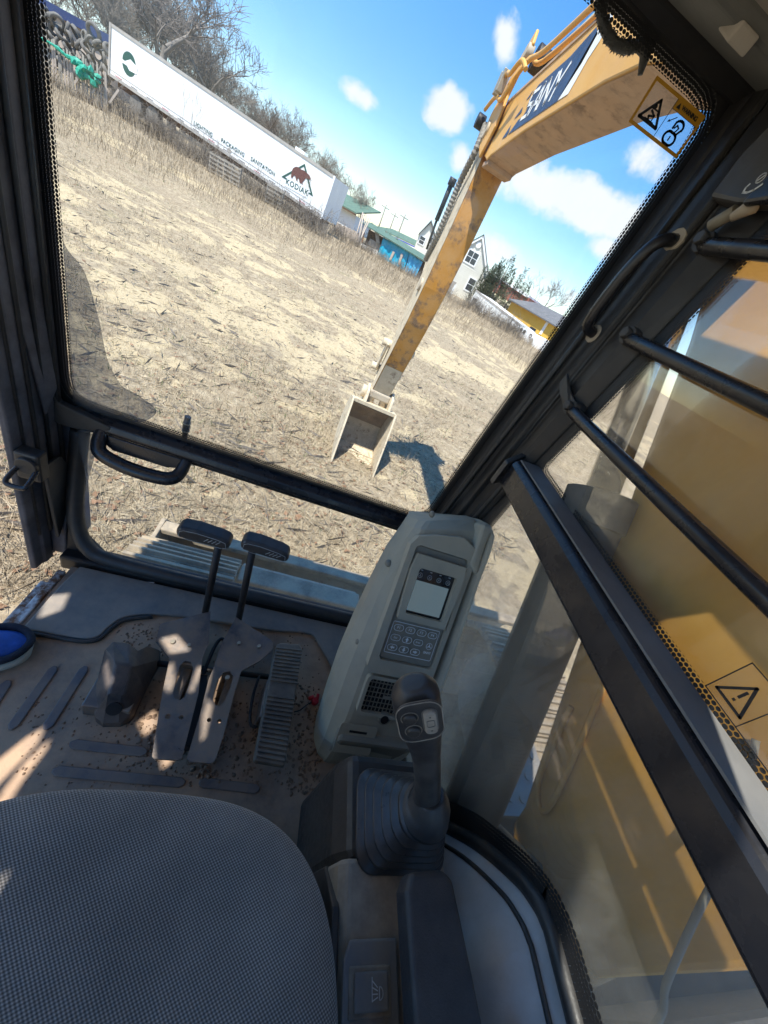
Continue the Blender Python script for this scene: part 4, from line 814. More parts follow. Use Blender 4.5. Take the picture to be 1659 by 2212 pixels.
path = [Vector(p) for p in ((.362, .155, 1.68), (.336, .168, 1.735), (.305, .182, 1.79), (.276, .193, 1.835), (.251, .202, 1.872), (.232, .209, 1.902), (.222, .213, 1.917))]
rad = [(.022, .020), (.0200, .0190), (.0210, .020), (.027, .0235), (.0325, .0255), (.0310, .0245), (.015, .013)]
rs = []; pp = catmull(path, 4); m_ = len(pp)
def rad_at(i): f = i/4; k = min(int(f), 5); t = f-k; return [rad[k][j]*(1-t)+rad[k+1][j]*t for j in (0, 1)]
AX = (path[5]-path[2]).normalized(); TOCAM = (Vector(CAM)-path[4]); FD = (TOCAM-AX*TOCAM.dot(AX)).normalized(); SD = AX.cross(FD)
for i, p in enumerate(pp):
    a, b = rad_at(i); t_ = (pp[min(i+1, m_-1)]-pp[max(i-1, 0)]).normalized(); s_ = t_.cross(FD).normalized(); f_ = s_.cross(t_)
    rs.append([p+s_*math.copysign(abs(math.cos(q))**.85, math.cos(q))*a+f_*math.copysign(abs(math.sin(q))**.85, math.sin(q))*b for q in [2*math.pi*k/20 for k in range(20)]])
mb = MB(); mb.rings(rs, True, True); HD = obj('lever_handle', mb, 'grip_plastic', js, 0, sub=1)
dj = Dec(path[5]+FD*.0262-AX*.012, -SD if (-SD).dot(Vector(RT)) > 0 else SD, AX); 
if dj.n.dot(FD) < 0: dj = Dec(dj.o, -dj.ex, AX)
mb = MB(); dj.poly(mb, rrect(-.0275, .0275, -.040, .032, .018), 0, .004); PLT = obj('button_plate', mb, 'grip_plastic', js, .002)
mb = MB(); dj.line(mb, rrect(-.0275, .0275, -.040, .032, .018), .0012, .0042, True); obj('plate_rim', mb, 'right_console', PLT)
for x, y in ((-.012, .008), (-.010, -.017)):
    mb = MB(); mb.tube([dj.p(x, y, .003), dj.p(x, y, .008), dj.p(x, y, .0095)], [.0092, .0088, .006], 18); obj('button', mb, 'rubber', PLT)
    mb = MB(); dj.line(mb, dj.arc(x, y, .0104, n=20), .001, .0044); obj('button_ring', mb, 'right_console', PLT)
mb = MB(); dj.poly(mb, rrect(.004, .020, -.024, .018, .007), .003, .006); RK = obj('rocker_switch', mb, 'right_console', PLT, .002)
mb = MB(); dj.line(mb, rrect(.0075, .0165, -.008, .004, .002, 2), .0009, .0092, True); dj.line(mb, rrect(.003, .021, -.025, .019, .008), .0013, .0044, True); 
for yy in (.010, -.016): dj.line(mb, dj.arc(.012, yy, .0008, n=6), .0008, .0092)
obj('rocker_mark', mb, 'hose_grey', PLT)
ar = thing('armrest', 'black padded armrest behind the joystick', 'armrest', (.36, -.1, 1.6))
mb = MB(); mb.prism([(.313, .055, 1.690), (.322, .073, 1.690), (.375, .076, 1.690), (.388, .066, 1.690), (.400, -.02, 1.690), (.412, -.12, 1.690), (.414, -.36, 1.690), (.318, -.36, 1.690), (.316, -.06, 1.690), (.314, .0, 1.690)], (0, 0, -.038)); obj('arm_pad', mb, 'arm_vinyl', ar, .016, 5)
mb = MB(); mb.box(.345, .395, -.36, .03, 1.60, 1.655); obj('arm_frame', mb, 'black_frame', ar, .01)
mb = MB(); mb.box(.34, .38, -.34, -.22, 1.585, 1.61); obj('arm_post', mb, 'black_frame', ar, .004)

# ------------------------------------------------------------------ small things in the cab
t = thing('sneaker', 'blue mesh sneaker with cream sole on the left edge of the cab floor', 'shoe', (-.50, .47, 1.206))
ax = Vector((.93, .37, 0)).normalized(); sx = Vector((-ax.y, ax.x, 0)); tip = Vector((-.430, .508, 1.206)); rs = []; rs2 = []; rs3 = []
for f, wd, h in ((0, .012, .022), (.012, .030, .030), (.035, .041, .040), (.07, .046, .052), (.11, .045, .066), (.15, .041, .082), (.19, .038, .092), (.23, .036, .095), (.262, .030, .092), (.275, .018, .085)):
    c = tip-ax*f; n = 16
    rs.append([c+sx*math.cos(2*math.pi*k/n)*wd+Vector((0, 0, max(.014, .014+math.sin(2*math.pi*k/n)*h*.95))) for k in range(n)])
    rs2.append([c+sx*math.copysign(abs(math.cos(2*math.pi*k/n))**.6, math.cos(2*math.pi*k/n))*(wd+.013)+Vector((0, 0, .015+.013*math.copysign(abs(math.sin(2*math.pi*k/n))**.5, math.sin(2*math.pi*k/n)))) for k in range(n)])
mb = MB(); mb.rings(rs, True, True); obj('upper', mb, 'blue_mesh', t, 0, sub=1)
mb = MB(); mb.rings(rs2, True, True); obj('sole', mb, 'sole', t, 0, sub=1)
mb = MB(); mb.tube(catmull([tip-ax*f+sx*q*w_+Vector((0, 0, z)) for f, q, w_, z in ((.15, -1, .041, .042), (.08, -1, .045, .040), (.03, -1, .038, .038), (.004, 0, .012, .036), (.03, 1, .038, .038), (.08, 1, .045, .040), (.15, 1, .041, .042))], 4), .009, 8); obj('toe_band', mb, 'dark_mesh', t)
mb = MB(); a = tip-ax*.215+Vector((0, 0, .098)); mb.tube([a, a+Vector((0, 0, .012))], [.027, .030], 14, flat=1.); obj('shoe_collar', mb, 'sock', t)
mb = MB(); a = at(292, 1250, y=.77); b = at(338, 1256, y=.77); mb.prism([a+Vector((0, .01, .0)), a+Vector((.02, .02, -.006)), b+Vector((.0, .012, -.004)), b+Vector((-.01, -.016, -.008)), a+Vector((.012, -.012, -.010))], (0, -.001, .003)); tag(obj('paper_scrap', mb, 'white_plastic'), 'torn white scrap lying on the rubber sill below the front window', 'scrap')
t = thing('red_tag', 'small red plastic tag on a wire beside the ribbed pedal', 'tag', tuple(at(680, 1515, z=1.2)))
p = at(680, 1515, z=1.215); mb = MB(); mb.cyl(p, (.2, .1, 1), .011, .012, 10); mb.cyl(p+Vector((-.012, .008, .002)), (1, .3, .6), .006, .016, 8); mb.cyl(p+Vector((.006, .012, .004)), (0, 1, .5), .005, .018, 8); obj('tag_cap', mb, 'red_plastic', t, .002)
mb = MB(); mb.tube(catmull([p, p+Vector((-.02, -.012, .004)), p+Vector((-.04, -.03, 0)), p+Vector((-.055, -.035, -.006))], 4), .0018, 5); obj('tag_wire', mb, 'metal_dark', t)
# safety sticker on the windshield
TL, TRc, BL = at(1419, 163, y=.8965), at(1524, 252, y=.8965), at(1357, 263, y=.8965)
st = thing('warning_sticker', 'clear warning sticker with orange border and padlock symbol on the windshield', 'sticker', tuple(BL))
W_, H_ = (TRc-TL).length, (BL-TL).length; ds = Dec(BL, TRc-TL, TL-BL)
if ds.n.y > 0: ds.n = -ds.n
ds.ey = (TL-BL).normalized()
mb = MB(); ds.rect(mb, 0, W_, 0, H_, 0, .0003); obj('sticker_film', mb, 'sticker_film', st)
mb = MB(); b_ = .0045
for r_ in ((0, W_, 0, b_), (0, W_, H_-b_, H_), (0, b_, b_, H_-b_), (W_-b_, W_, b_, H_-b_)): ds.rect(mb, *r_, .0004)
ds.rect(mb, W_*.47, W_-b_, H_*.72, H_-b_, .0004); obj('sticker_border', mb, 'sticker_orange', st)
mb = MB(); ds.rect(mb, W_*.468, W_*.475, b_, H_-b_, .0006); ds.rect(mb, W_*.47, W_-b_, H_*.715, H_*.722, .0006)
ds.line(mb, [(W_*.09, H_*.22), (W_*.43, H_*.22), (W_*.26, H_*.70)], .0042, .0006, True)
ds.line(mb, [(W_*.20, H_*.50), (W_*.32, H_*.50), (W_*.33, H_*.44)], .002, .0006); ds.line(mb, [(W_*.22, H_*.45), (W_*.30, H_*.38), (W_*.22, H_*.33), (W_*.24, H_*.27)], .003, .0006); ds.line(mb, [(W_*.30, H_*.28), (W_*.30, H_*.40)], .0018, .0006); ds.line(mb, [(W_*.18, H_*.26), (W_*.34, H_*.26)], .0015, .0006); ds.poly(mb, ds.arc(W_*.24, H_*.55, .003, n=8), .0006)
ds.line(mb, rrect(W_*.60, W_*.80, H_*.10, H_*.36, .008), .0036, .0006, True); ds.line(mb, [(W_*.70, H_*.19), (W_*.70, H_*.27)], .0024, .0006)
ds.line(mb, [(W_*.76, H_*.36), (W_*.80, H_*.50)]+ds.arc(W_*.73, H_*.52, W_*.075, W_*.06, -10, 160, 8)+[(W_*.655, H_*.44)], .0034, .0006)
ds.line(mb, [(W_*.715, H_*.36), (W_*.745, H_*.49), (W_*.70, H_*.53), (W_*.68, H_*.45)], .0022, .0006)
ds.line(mb, [(W_*.62, H_*.64), (W_*.54, H_*.50)], .0014, .0006); ds.poly(mb, [(W_*.52, H_*.46), (W_*.565, H_*.50), (W_*.53, H_*.53)], .0006)
ds.poly(mb, [(W_*.51, H_*.775), (W_*.58, H_*.775), (W_*.545, H_*.90)], .0006); obj('sticker_symbol', mb, 'sticker_black', st)
text('sticker_text', 'WARNING', ds.p(W_*.60, H_*.84, .0012), ds.ex, ds.ey, H_*.135, 'sticker_black', st, 'LEFT', .0002, 0, .0003, .92)
# caution sticker on the side glass
o_ = at(1620, 1592, x=.5470); ds = Dec((.5470, o_.y+.058, o_.z-.006), (0, -1, 0), (0, 0, 1)); st = thing('caution_sticker', 'clear caution sticker with black exclamation triangle on the right window', 'sticker', (.547, o_.y, o_.z))
mb = MB(); ds.rect(mb, 0, .10, 0, .058, 0, .0003); obj('sticker_film', mb, 'sticker_film', st)
mb = MB(); ds.line(mb, [(0, 0), (.10, 0), (.10, .058), (0, .058)], .0012, .0004, True); ds.line(mb, [(.046, 0), (.046, .058)], .001, .0004); ds.line(mb, [(.006, .010), (.040, .010), (.023, .044)], .0032, .0004, True); ds.rect(mb, .0215, .0245, .022, .034, .0004); ds.rect(mb, .0215, .0245, .0155, .0185, .0004); obj('sticker_symbol', mb, 'sticker_black', st)
# frayed cable hanging outside the top of the windshield
pts = [at(u, v, y=.925) for u, v in ((1296, -40), (1298, 10), (1302, 45), (1318, 82), (1340, 100), (1364, 103), (1392, 92))]
mb = MB(); mb.tube(catmull(pts, 6), .0075, 9); cable_pts = catmull(pts, 16)
t = thing('hanging_cable', 'black frayed cable looping down outside the top of the windshield', 'cable', tuple(pts[3])); obj('cable_core', mb, 'rubber', t)
mb = MB()
for p in cable_pts:
    for _ in range(7):
        v = Vector((random.gauss(0, 1), random.gauss(0, 1), random.gauss(0, 1))).normalized(); a = p+v*.006; b = p+v*random.uniform(.009, .0125); q = Vector((random.gauss(0, 1), random.gauss(0, 1), random.gauss(0, 1))).normalized()*.0028; mb.add([a-q, a+q, b], [(0, 1, 2)])
stuff(obj('frayed_wrap', mb, 'rubber', t))
mb = MB(); e = pts[-1]; mb.tube([e+Vector((-.012, 0, .0)), e+Vector((.012, .0, -.006)), e+Vector((.022, 0, -.028))], [.014, .010, .004], 8); obj('cable_end', mb, 'hose', t)

# ------------------------------------------------------------------ digging arm: boom, stick, bucket
XL, XR = .66, .90
arm = thing('digging_arm', 'yellow excavator boom, stick and bucket reaching down into the field', 'digging arm', (.78, .2, 1.4))
low_e = [(-.03, 1.62), (.02, 1.55), (.10, 1.47), (.17, 1.52), (.19, 1.57), (.39, 1.85), (.61, 2.17), (.76, 2.40), (.93, 2.62), (1.15, 2.82), (1.45, 2.97), (1.80, 3.05), (2.1, 3.07), (3.0, 3.065), (3.66, 3.03), (3.74, 3.01)]
up_e = [(3.92, 3.06), (4.05, 3.16), (4.08, 3.27), (3.98, 3.36), (3.6, 3.385), (2.6, 3.40), (2.2, 3.42), (1.7, 3.42), (1.2, 3.30), (.75, 3.02), (.40, 2.65), (.12, 2.2), (-.02, 1.95)]
prof = low_e+up_e
mb = MB(); mb.prism([(XL, y, z) for y, z in prof], (XR-XL, 0, 0)); BOOM = obj('boom', mb, 'cat_yellow', arm, .008)
mb = MB()                                             # worn underside plate
rs = [[Vector((XL+.006, y, z-.004)), Vector((XR-.006, y, z-.004))] for y, z in low_e[4:]]
vs = [q for r in rs for q in r]; mb.add(vs, [(2*i, 2*i+1, 2*i+3, 2*i+2) for i in range(len(rs)-1)]); obj('underside_plate', mb, 'boom_under', BOOM)
mb = MB(); mb.prism([(XL-.006, 2.2, 3.404), (XL-.006, 3.9, 3.372), (XL-.006, 3.9, 3.352), (XL-.006, 2.2, 3.384)], (.012, 0, 0)); obj('top_flange', mb, 'boom_under', BOOM, .003)
mb = MB(); mb.box(XL+.01, XR-.01, 3.70, 3.86, 2.985, 3.02); obj('boom_stop', mb, 'boom_under', BOOM, .006)
def L_(y, z, dx=.002): return (XL-dx, y, z)
def onL(u, v): p = at(u, v, x=XL); return (p.y, p.z)
mb = MB()
def dpoly(mb, px, dx=.0015): mb.prism([(XL-dx, *onL(u, v)) for u, v in px], (-.0010, 0, 0))
Z1 = lambda zx, zy: (982.7+zx*.2451, zy*.2451)
dpoly(mb, [Z1(470, 1190), Z1(560, 1060), Z1(600, 1030), Z1(640, 960), Z1(660, 880), Z1(740, 750), Z1(1020, 500), Z1(1250, 240), Z1(1262, 300), Z1(1120, 560), Z1(905, 895)])
dpoly(mb, [Z1(525, 1050), Z1(600, 945), Z1(590, 990), Z1(550, 1030)]); dpoly(mb, [Z1(630, 885), Z1(695, 795), Z1(660, 860)]); dpoly(mb, [Z1(418, 1225), Z1(495, 1105), Z1(480, 1160), Z1(455, 1205)])
DEC = obj('boom_decal', mb, 'decal_navy', BOOM)
mb = MB(); dpoly(mb, [Z1(908, 890), Z1(1250, 290), Z1(1400, 90), Z1(1395, 150), Z1(1340, 245), Z1(1275, 370), Z1(1170, 530), Z1(1000, 830)]); obj('decal_slash', mb, 'decal_white', BOOM)
ddec = Dec((XL, 0, 0), (0, -1, 0), (0, 0, 1))
for nm, y0, wd, strokes in (('letter_s', 3.20, .108, [[(1., 1.), (.06, 1.), (.06, .54), (.94, .46), (.94, .0), (.0, .0)]]), ('letter_a', 3.068, .108, [[(.0, 0.), (.5, 1.), (1., 0.)], [(.22, .32), (.78, .32)]]), ('letter_n', 2.938, .104, [[(.0, 0.), (.0, 1.), (1., 0.), (1., 1.)]]), ('letter_y', 2.808, .108, [[(.0, 1.), (.5, .48), (1., 1.)], [(.5, .5), (.5, 0.)]])):
    mb = MB()
    for st_ in strokes: ddec.line(mb, [(-(y0-x*wd+(h-.5)*.0), 3.150+.115*h) for x, h in st_], .020, .0035, t=.001)
    obj(nm, mb, 'decal_white', DEC)
# arm cylinder on top of the boom, brackets and pipes
mb = MB(); mb.tube([(.78, 2.05, 3.62), (.78, 2.86, 3.60)], .085, 16); mb.tube([(.78, 2.80, 3.60), (.78, 2.86, 3.60)], .092, 16); CYL = obj('arm_cylinder', mb, 'metal_dark', arm)
mb = MB(); mb.tube([(.78, 2.86, 3.60), (.78, 3.78, 3.58)], .042, 14); obj('cylinder_rod', mb, 'chrome', CYL)
mb = MB(); mb.cyl((.78, 3.80, 3.58), (1, 0, 0), .07, .20, 16); obj('rod_eye', mb, 'metal_dark', CYL, .005)
stk_up = [(3.98, 3.02), (4.10, 3.06), (4.20, 3.28), (4.02, 3.66), (3.86, 3.72), (3.80, 3.66), (3.92, 3.30)]
for x in (XL-.035, XR+.015):
    mb = MB(); mb.prism([(x, 3.90, 3.03), (x, 4.06, 3.10), (x, 4.22, 3.20), (x, 4.20, 3.34), (x, 3.98, 3.62), (x, 3.84, 3.70), (x, 3.78, 3.62), (x, 3.86, 3.38), (x, 3.80, 3.20)], (.02, 0, 0)); PL_ = obj('stick_ear', mb, 'cat_yellow', arm, .006)
    mb = MB(); mb.cyl((x+.01, 4.08, 3.22), (1, 0, 0), .055, .05, 16); mb.cyl((x+.01, 3.82, 3.58), (1, 0, 0), .045, .05, 14); obj('pivot_pin', mb, 'dusty_steel', PL_, .004)
for k, pts in enumerate((((XL-.02, 2.4, 3.45), (XL-.02, 3.3, 3.47), (XL-.03, 3.62, 3.50), (XL-.05, 3.72, 3.44), (XL-.06, 3.85, 3.34), (XL-.07, 4.1, 3.40), (XL-.08, 4.30, 3.36)), ((XL+.03, 2.4, 3.46), (XL+.03, 3.5, 3.49), (XL-.02, 3.70, 3.53), (XL-.06, 3.80, 3.40)), ((XL-.06, 3.45, 3.40), (XL-.09, 3.55, 3.45), (XL-.10, 3.70, 3.42), (XL-.09, 3.9, 3.47), (XL-.08, 4.15, 3.44)))):
    mb = MB(); mb.tube(catmull(pts, 6), .014, 8); obj('hydraulic_pipe', mb, 'cat_yellow', BOOM)
for y in (3.92, 4.0): mb = MB(); mb.box(XL-.115, XL-.06, y, y+.035, 3.38, 3.50); obj('pipe_clamp', mb, 'bolt_steel', BOOM, .004)
mb = MB(); mb.cyl((XL-.07, 4.36, 3.30), (1, 0, 0), .05, .07, 12); obj('hose_swivel', mb, 'metal_dark', arm, .004)
# stick
S_back = [(4.10, 3.32), (3.98, 3.04), (3.97, 2.6), (4.02, 2.1), (4.09, 1.75), (4.20, 1.4), (4.38, .88), (4.42, .78)]
S_front = [(4.52, .76), (4.56, .86), (4.52, 1.2), (4.48, 1.7), (4.44, 2.3), (4.42, 2.9), (4.36, 3.36), (4.22, 3.42)]
mb = MB(); mb.prism([(XL+.005, y, z) for y, z in S_back+S_front], (XR-XL-.01, 0, 0)); STK = obj('stick', mb, 'worn_yellow', arm, .010)
mb = MB(); bk = [(4.262, 1.22), (4.31, 1.08), (4.38, .877), (4.41, .80)]
mb.add([q for y, z in bk for q in ((XL+.012, y-.005, z), (XR-.012, y-.005, z))], [(2*i, 2*i+1, 2*i+3, 2*i+2) for i in range(3)]); obj('mud_coat', mb, 'pale_mud', STK)
mb = MB(); mb.add([(XL+.003, y, z) for y, z in S_back[1:]+S_front[:-1]], [tuple(range(14))[::-1]]); obj('side_dust', mb, 'pale_mud', STK)
mb = MB(); mb.box(XL-.02, XR+.02, 4.36, 4.50, .76, .86); obj('stick_boss', mb, 'dusty_steel', STK, .02)
def corr(name, pts, r, m, par, pitch=.03):
    c = catmull(pts, 10); L = [0]
    for a, b in zip(c, c[1:]): L.append(L[-1]+(b-a).length)
    n = int(L[-1]/pitch*2); q = []; j = 0
    for i in range(n+1):
        s = L[-1]*i/n
        while j < len(L)-2 and L[j+1] < s: j += 1
        q.append(c[j].lerp(c[j+1], (s-L[j])/max(1e-6, L[j+1]-L[j])))
    mb = MB(); mb.tube(q, [r if i % 2 else r*.78 for i in range(n+1)], 9, smooth=False); return obj(name, mb, m, par)
hp1 = [(.625, 4.24, 3.28), (.618, 4.14, 3.10), (.622, 4.27, 2.90), (.628, 4.29, 2.70), (.632, 4.32, 2.52), (.638, 4.40, 2.39), (.648, 4.50, 2.28)]
corr('corrugated_hose', hp1, .028, 'hose_grey', STK)
mb = MB(); mb.tube([(.590, 4.50, 2.88), (.600, 4.54, 2.60)], .022, 8); mb.tube([(.588, 4.49, 2.93), (.590, 4.50, 2.87)], .034, 8); mb.tube([(.600, 4.54, 2.61), (.618, 4.58, 2.46), (.63, 4.60, 2.36)], .012, 6); obj('hose_valve', mb, 'metal_dark', STK)
mb = MB(); mb.cyl((XL-.005, 4.2, 2.08), (1, 0, 0), .06, .03, 14); obj('stick_pin', mb, 'dusty_steel', STK, .004)
# bucket linkage at the left of the stick foot
lk = [(4.45, 1.30), (4.62, 1.22), (4.78, 1.02), (4.74, .80), (4.60, .74)]
for x in (XL-.045, XR+.02):
    mb = MB(); mb.prism([(x, 4.40, 1.40), (x, 4.50, 1.44), (x, 4.64, 1.10), (x, 4.60, 1.04), (x, 4.52, 1.08)], (.025, 0, 0)); obj('bucket_link', mb, 'pale_mud', arm, .006)
mb = MB(); mb.tube([(XL-.10, 4.46, 1.40), (XR+.06, 4.46, 1.40)], .042, 12); obj('link_pin', mb, 'pale_mud', arm)
mb = MB(); mb.tube([(XL-.10, 4.60, 1.07), (XR+.06, 4.60, 1.07)], .042, 12); obj('link_pin', mb, 'pale_mud', arm)
mb = MB(); mb.tube([(.70, 4.60, 1.07), (.70, 4.42, .68)], .045, 10); mb.tube([(.86, 4.60, 1.07), (.86, 4.42, .68)], .045, 10); obj_split('tie_rod', mb, 'pale_mud', arm)
# bucket
BX0, BX1 = .46, 1.04
BK = None
inner = [(4.20, .70), (4.46, .60), (4.60, .42), (4.62, .25), (4.52, .10), (4.30, .03), (4.05, -.01), (3.82, -.05)]
outer = [(3.82, -.08), (4.05, -.05), (4.32, -.02), (4.56, .06), (4.67, .22), (4.65, .45), (4.50, .65), (4.20, .745)]
n0 = len(inner); mb = MB()
pi_ = [(q.x, q.y) for q in catmull([(y, z, 0) for y, z in inner], 4)]; po_ = [(q.x, q.y) for q in catmull([(y, z, 0) for y, z in outer], 4)]
mb.prism([(BX0+.02, y, z) for y, z in pi_+po_], (BX1-BX0-.04, 0, 0)); BKT = obj('bucket_shell', mb, 'pale_mud', arm, .004)
mb = MB(); up_i = [p for p in pi_ if p[1] > .33]; mb.add([q for y, z in up_i for q in ((BX0+.022, y-.006, z-.006), (BX1-.022, y-.006, z-.006))], [(2*i, 2*i+1, 2*i+3, 2*i+2) for i in range(len(up_i)-1)]); obj('bucket_shade', mb, 'bucket_inner', BKT)  # darker sheet over the upper inside; its shade is put into the colour
for x in (BX0, BX1-.022):
    mb = MB(); mb.prism([(x, y, z) for y, z in [(3.80, -.06)]+[(3.88, .12), (4.02, .42), (4.14, .66), (4.20, .745)]+po_[::-1][1:-1]], (.022, 0, 0)); obj('side_plate', mb, 'pale_mud', BKT, .004)
for k in range(4):
    y = 4.40-.15*k; z = .062-.034*k; mb = MB(); mb.box(BX0+.03, BX1-.03, y, y+.018, z-.03, z+.012); obj('weld_strip', mb, 'pale_mud', BKT, .004)
for k in range(5):
    x = BX0+.03+k*(BX1-BX0-.13)/4; mb = MB(); mb.prism([(x, 3.86, -.02), (x, 3.86, -.085), (x, 3.70, -.10), (x, 3.66, -.095)], (.07, 0, 0)); obj('tooth', mb, 'worn_steel', BKT, .006)
for x in (.60, .92):
    mb = MB(); mb.prism([(x, 4.20, .70), (x, 4.30, .86), (x, 4.44, .90), (x, 4.60, .80), (x, 4.55, .62)], (.035, 0, 0)); obj('bucket_ear', mb, 'pale_mud', BKT, .01)
for x in (.575, .945): mb = MB(); mb.cyl((x, 4.42, .79), (1, 0, 0), .075, .06, 14); obj('ear_boss', mb, 'pale_mud', BKT, .01)
mb = MB()
for _ in range(160): x, y = random.gauss(.70, .28), random.gauss(3.72, .12); mb.ico((x, y, -.004), random.uniform(.006, .024), .3, 1)
tag(stuff(obj('loose_soil', mb, 'loose_earth')), 'pale loose soil heaped at the bucket teeth', 'soil')
# boom cylinder between cab and boom
c0, c1, c2 = Vector((.612, .10, 1.27)), Vector((.612, .58, 2.08)), Vector((.635, 1.25, 3.10))
mb = MB(); mb.tube([c0, c1, c1+(c1-c0).normalized()*.0001], .062, 18); BC = obj('boom_cylinder', mb, 'cyl_dust', arm)
mb = MB(); mb.tube([c1-(c1-c0).normalized()*.05, c1+(c1-c0).normalized()*.02], .068, 18); obj('cylinder_head', mb, 'cyl_dust', BC, .003)
mb = MB(); mb.tube([c1, c2], .033, 14); obj('cylinder_rod', mb, 'chrome', BC)
mb = MB(); mb.tube(catmull([(.655, .16, 2.03), (.635, .08, 1.95), (.62, .026, 1.87), (.62, -.03, 1.78), (.625, -.06, 1.74), (.63, -.12, 1.6)], 6), .0042, 10); obj('lubrication_hose', mb, 'hose_grey', arm)
mb = MB(); mb.tube(catmull([(XL-.004, .30, 1.78), (XL-.004, .22, 1.64), (XL-.006, .17, 1.62), (XL-.006, .20, 1.70), (XL-.004, .36, 1.96)], 6), .006, 6); obj('grease_line', mb, 'cat_yellow', BOOM)
# upper deck and running gear
dk = thing('machine_deck', 'grimy steel deck and hoses of the excavator below the boom foot', 'machine deck', (.9, -.2, .95))
mb = MB(); mb.box(.58, 2.05, -2.2, .16, .86, 1.02); obj('deck_plate', mb, 'hose', dk, .01)
mb = MB(); mb.box(.98, 2.05, -2.2, -.10, 1.02, 1.42); obj('engine_housing', mb, 'hose', dk, .03)
mb = MB(); mb.box(.60, .97, -1.8, -.12, 1.02, 1.25); obj('deck_box', mb, 'hose', dk, .02)
mb = MB(); mb.prism([(1.10, .16, .88), (1.42, .16, .88), (1.42, .62, .88), (1.20, .66, .88)], (0, 0, .02)); STP = obj('step_plate', mb, 'switch_grey', dk, .004)
for i in range(5):
    for j in range(5): mb = MB(); mb.cyl((1.14+i*.06, .22+j*.08, .903), (0, 0, 1), .014, .008, 8); obj('step_stud', mb, 'switch_grey', STP)
for x in (.64, .905):
    mb = MB(); mb.prism([(x, -.12, 1.0), (x, .30, 1.0), (x, .20, 1.45), (x, .10, 1.58), (x, -.02, 1.52)], (.02, 0, 0)); obj('boom_bracket', mb, 'cyl_dust', dk, .006)
for k in range(9):
    x0 = random.uniform(.6, .72); y0 = random.uniform(-.45, -.05); mb = MB(); mb.tube(catmull([(x0, y0, 1.2), (x0+random.uniform(-.03, .08), y0+random.uniform(-.1, .1), 1.45), (x0+random.uniform(-.03, .1), y0+random.uniform(-.12, .1), 1.6), (x0+.1, y0-.2, 1.5)], 5), random.uniform(.007, .013), 8); obj('deck_hose', mb, random.choice(['hose', 'hose_grey', 'hose']), dk)
mb = MB(); mb.cbox((.66, -.10, 1.42), (.05, .10, .06), Matrix.Rotation(.5, 3, 'X')); obj('deck_fitting', mb, 'white_plastic', dk, .006)
mb = MB(); mb.cbox((.70, -.28, 1.46), (.06, .12, .05), Matrix.Rotation(-.4, 3, 'X')); obj('deck_fitting', mb, 'dusty_steel', dk, .006)
def track(x0, x1, label):
    t = thing('crawler_track', label, 'track', ((x0+x1)/2, .2, 0), 'crawler tracks of the excavator')
    yf, yb, zt, r = 1.06, -1.6, .70, .34; mb = MB(); mb.box(x0+.08, x1-.08, yb, yf, .14, .58); obj('track_frame', mb, 'track_steel', t, .02)
    mb = MB(); mb.cyl(((x0+x1)/2, yf, .36), (1, 0, 0), .28, (x1-x0)*.5, 24); obj('idler_wheel', mb, 'worn_steel', t, .01)
    pos = []
    y = yf
    for k in range(9): pos.append((yf-.02-k*.135, zt+.02, 0.))
    for k in range(8): a = R_(90-k*23); pos.append((yf+.12+r*math.cos(a), .36+r*math.sin(a), R_(90)-a))
    for (y, z, a) in pos:
        mb = MB(); T = Matrix.Translation((0, y, z)) @ Matrix.Rotation(-a, 4, 'X'); mb.box(x0, x1, -.062, .062, -.012, .012, T)
        for q in (-.045, 0, .045): mb.box(x0+.005, x1-.005, q-.008, q+.008, .0125, .034, T)
        obj('track_shoe', mb, 'track_steel', t)
track(-.58, -.07, 'left crawler track with dusty ribbed shoes under the front window'); track(1.5, 2.02, 'right crawler track with dusty ribbed shoes beyond the boom')
t = thing('dozer_blade', 'worn steel dozer blade with side flange ahead of the tracks', 'dozer blade', (.7, 1.75, .3))
rs = []
for k in range(9): a = R_(-50+k*12.5); rs.append([Vector((x, 1.66+.42*(1-math.cos(a))*-1+.12, .22+.36*math.sin(a))) for x in (-.56, 2.1)])
vs = [q for r in rs for q in r]; mb = MB(); mb.add(vs, [(2*i, 2*i+1, 2*i+3, 2*i+2) for i in range(8)], True); obj('blade_plate', mb, 'worn_steel', t, 0, solid=.02)
mb = MB(); mb.prism([(-.59, 1.30, .30), (-.59, 1.62, .05), (-.59, 1.86, .10), (-.59, 1.84, .36), (-.59, 1.70, .52), (-.59, 1.52, .50)], (.025, 0, 0)); obj('blade_flange', mb, 'track_steel', t, .006)
mb = MB(); mb.box(-.57, 2.1, 1.62, 1.70, .47, .51); obj('blade_rail', mb, 'track_steel', t, .008)
mb = MB(); mb.box(-.06, .62, 1.25, 1.36, .60, .70); mb2 = MB(); mb2.box(-.06, .62, 1.36, 1.42, .56, .64); obj('blade_arm', mb, 'track_steel', t, .01); obj('blade_arm', mb2, 'dusty_steel', t, .008)

ORD = 'first second third fourth fifth sixth seventh eighth ninth tenth eleventh twelfth thirteenth fourteenth fifteenth sixteenth seventeenth eighteenth nineteenth twentieth twenty-first twenty-second twenty-third twenty-fourth twenty-fifth twenty-sixth twenty-seventh twenty-eighth twenty-ninth thirtieth thirty-first thirty-second thirty-third thirty-fourth thirty-fifth thirty-sixth thirty-seventh thirty-eighth thirty-ninth fortieth forty-first forty-second forty-third forty-fourth forty-fifth forty-sixth forty-seventh forty-eighth'.split()
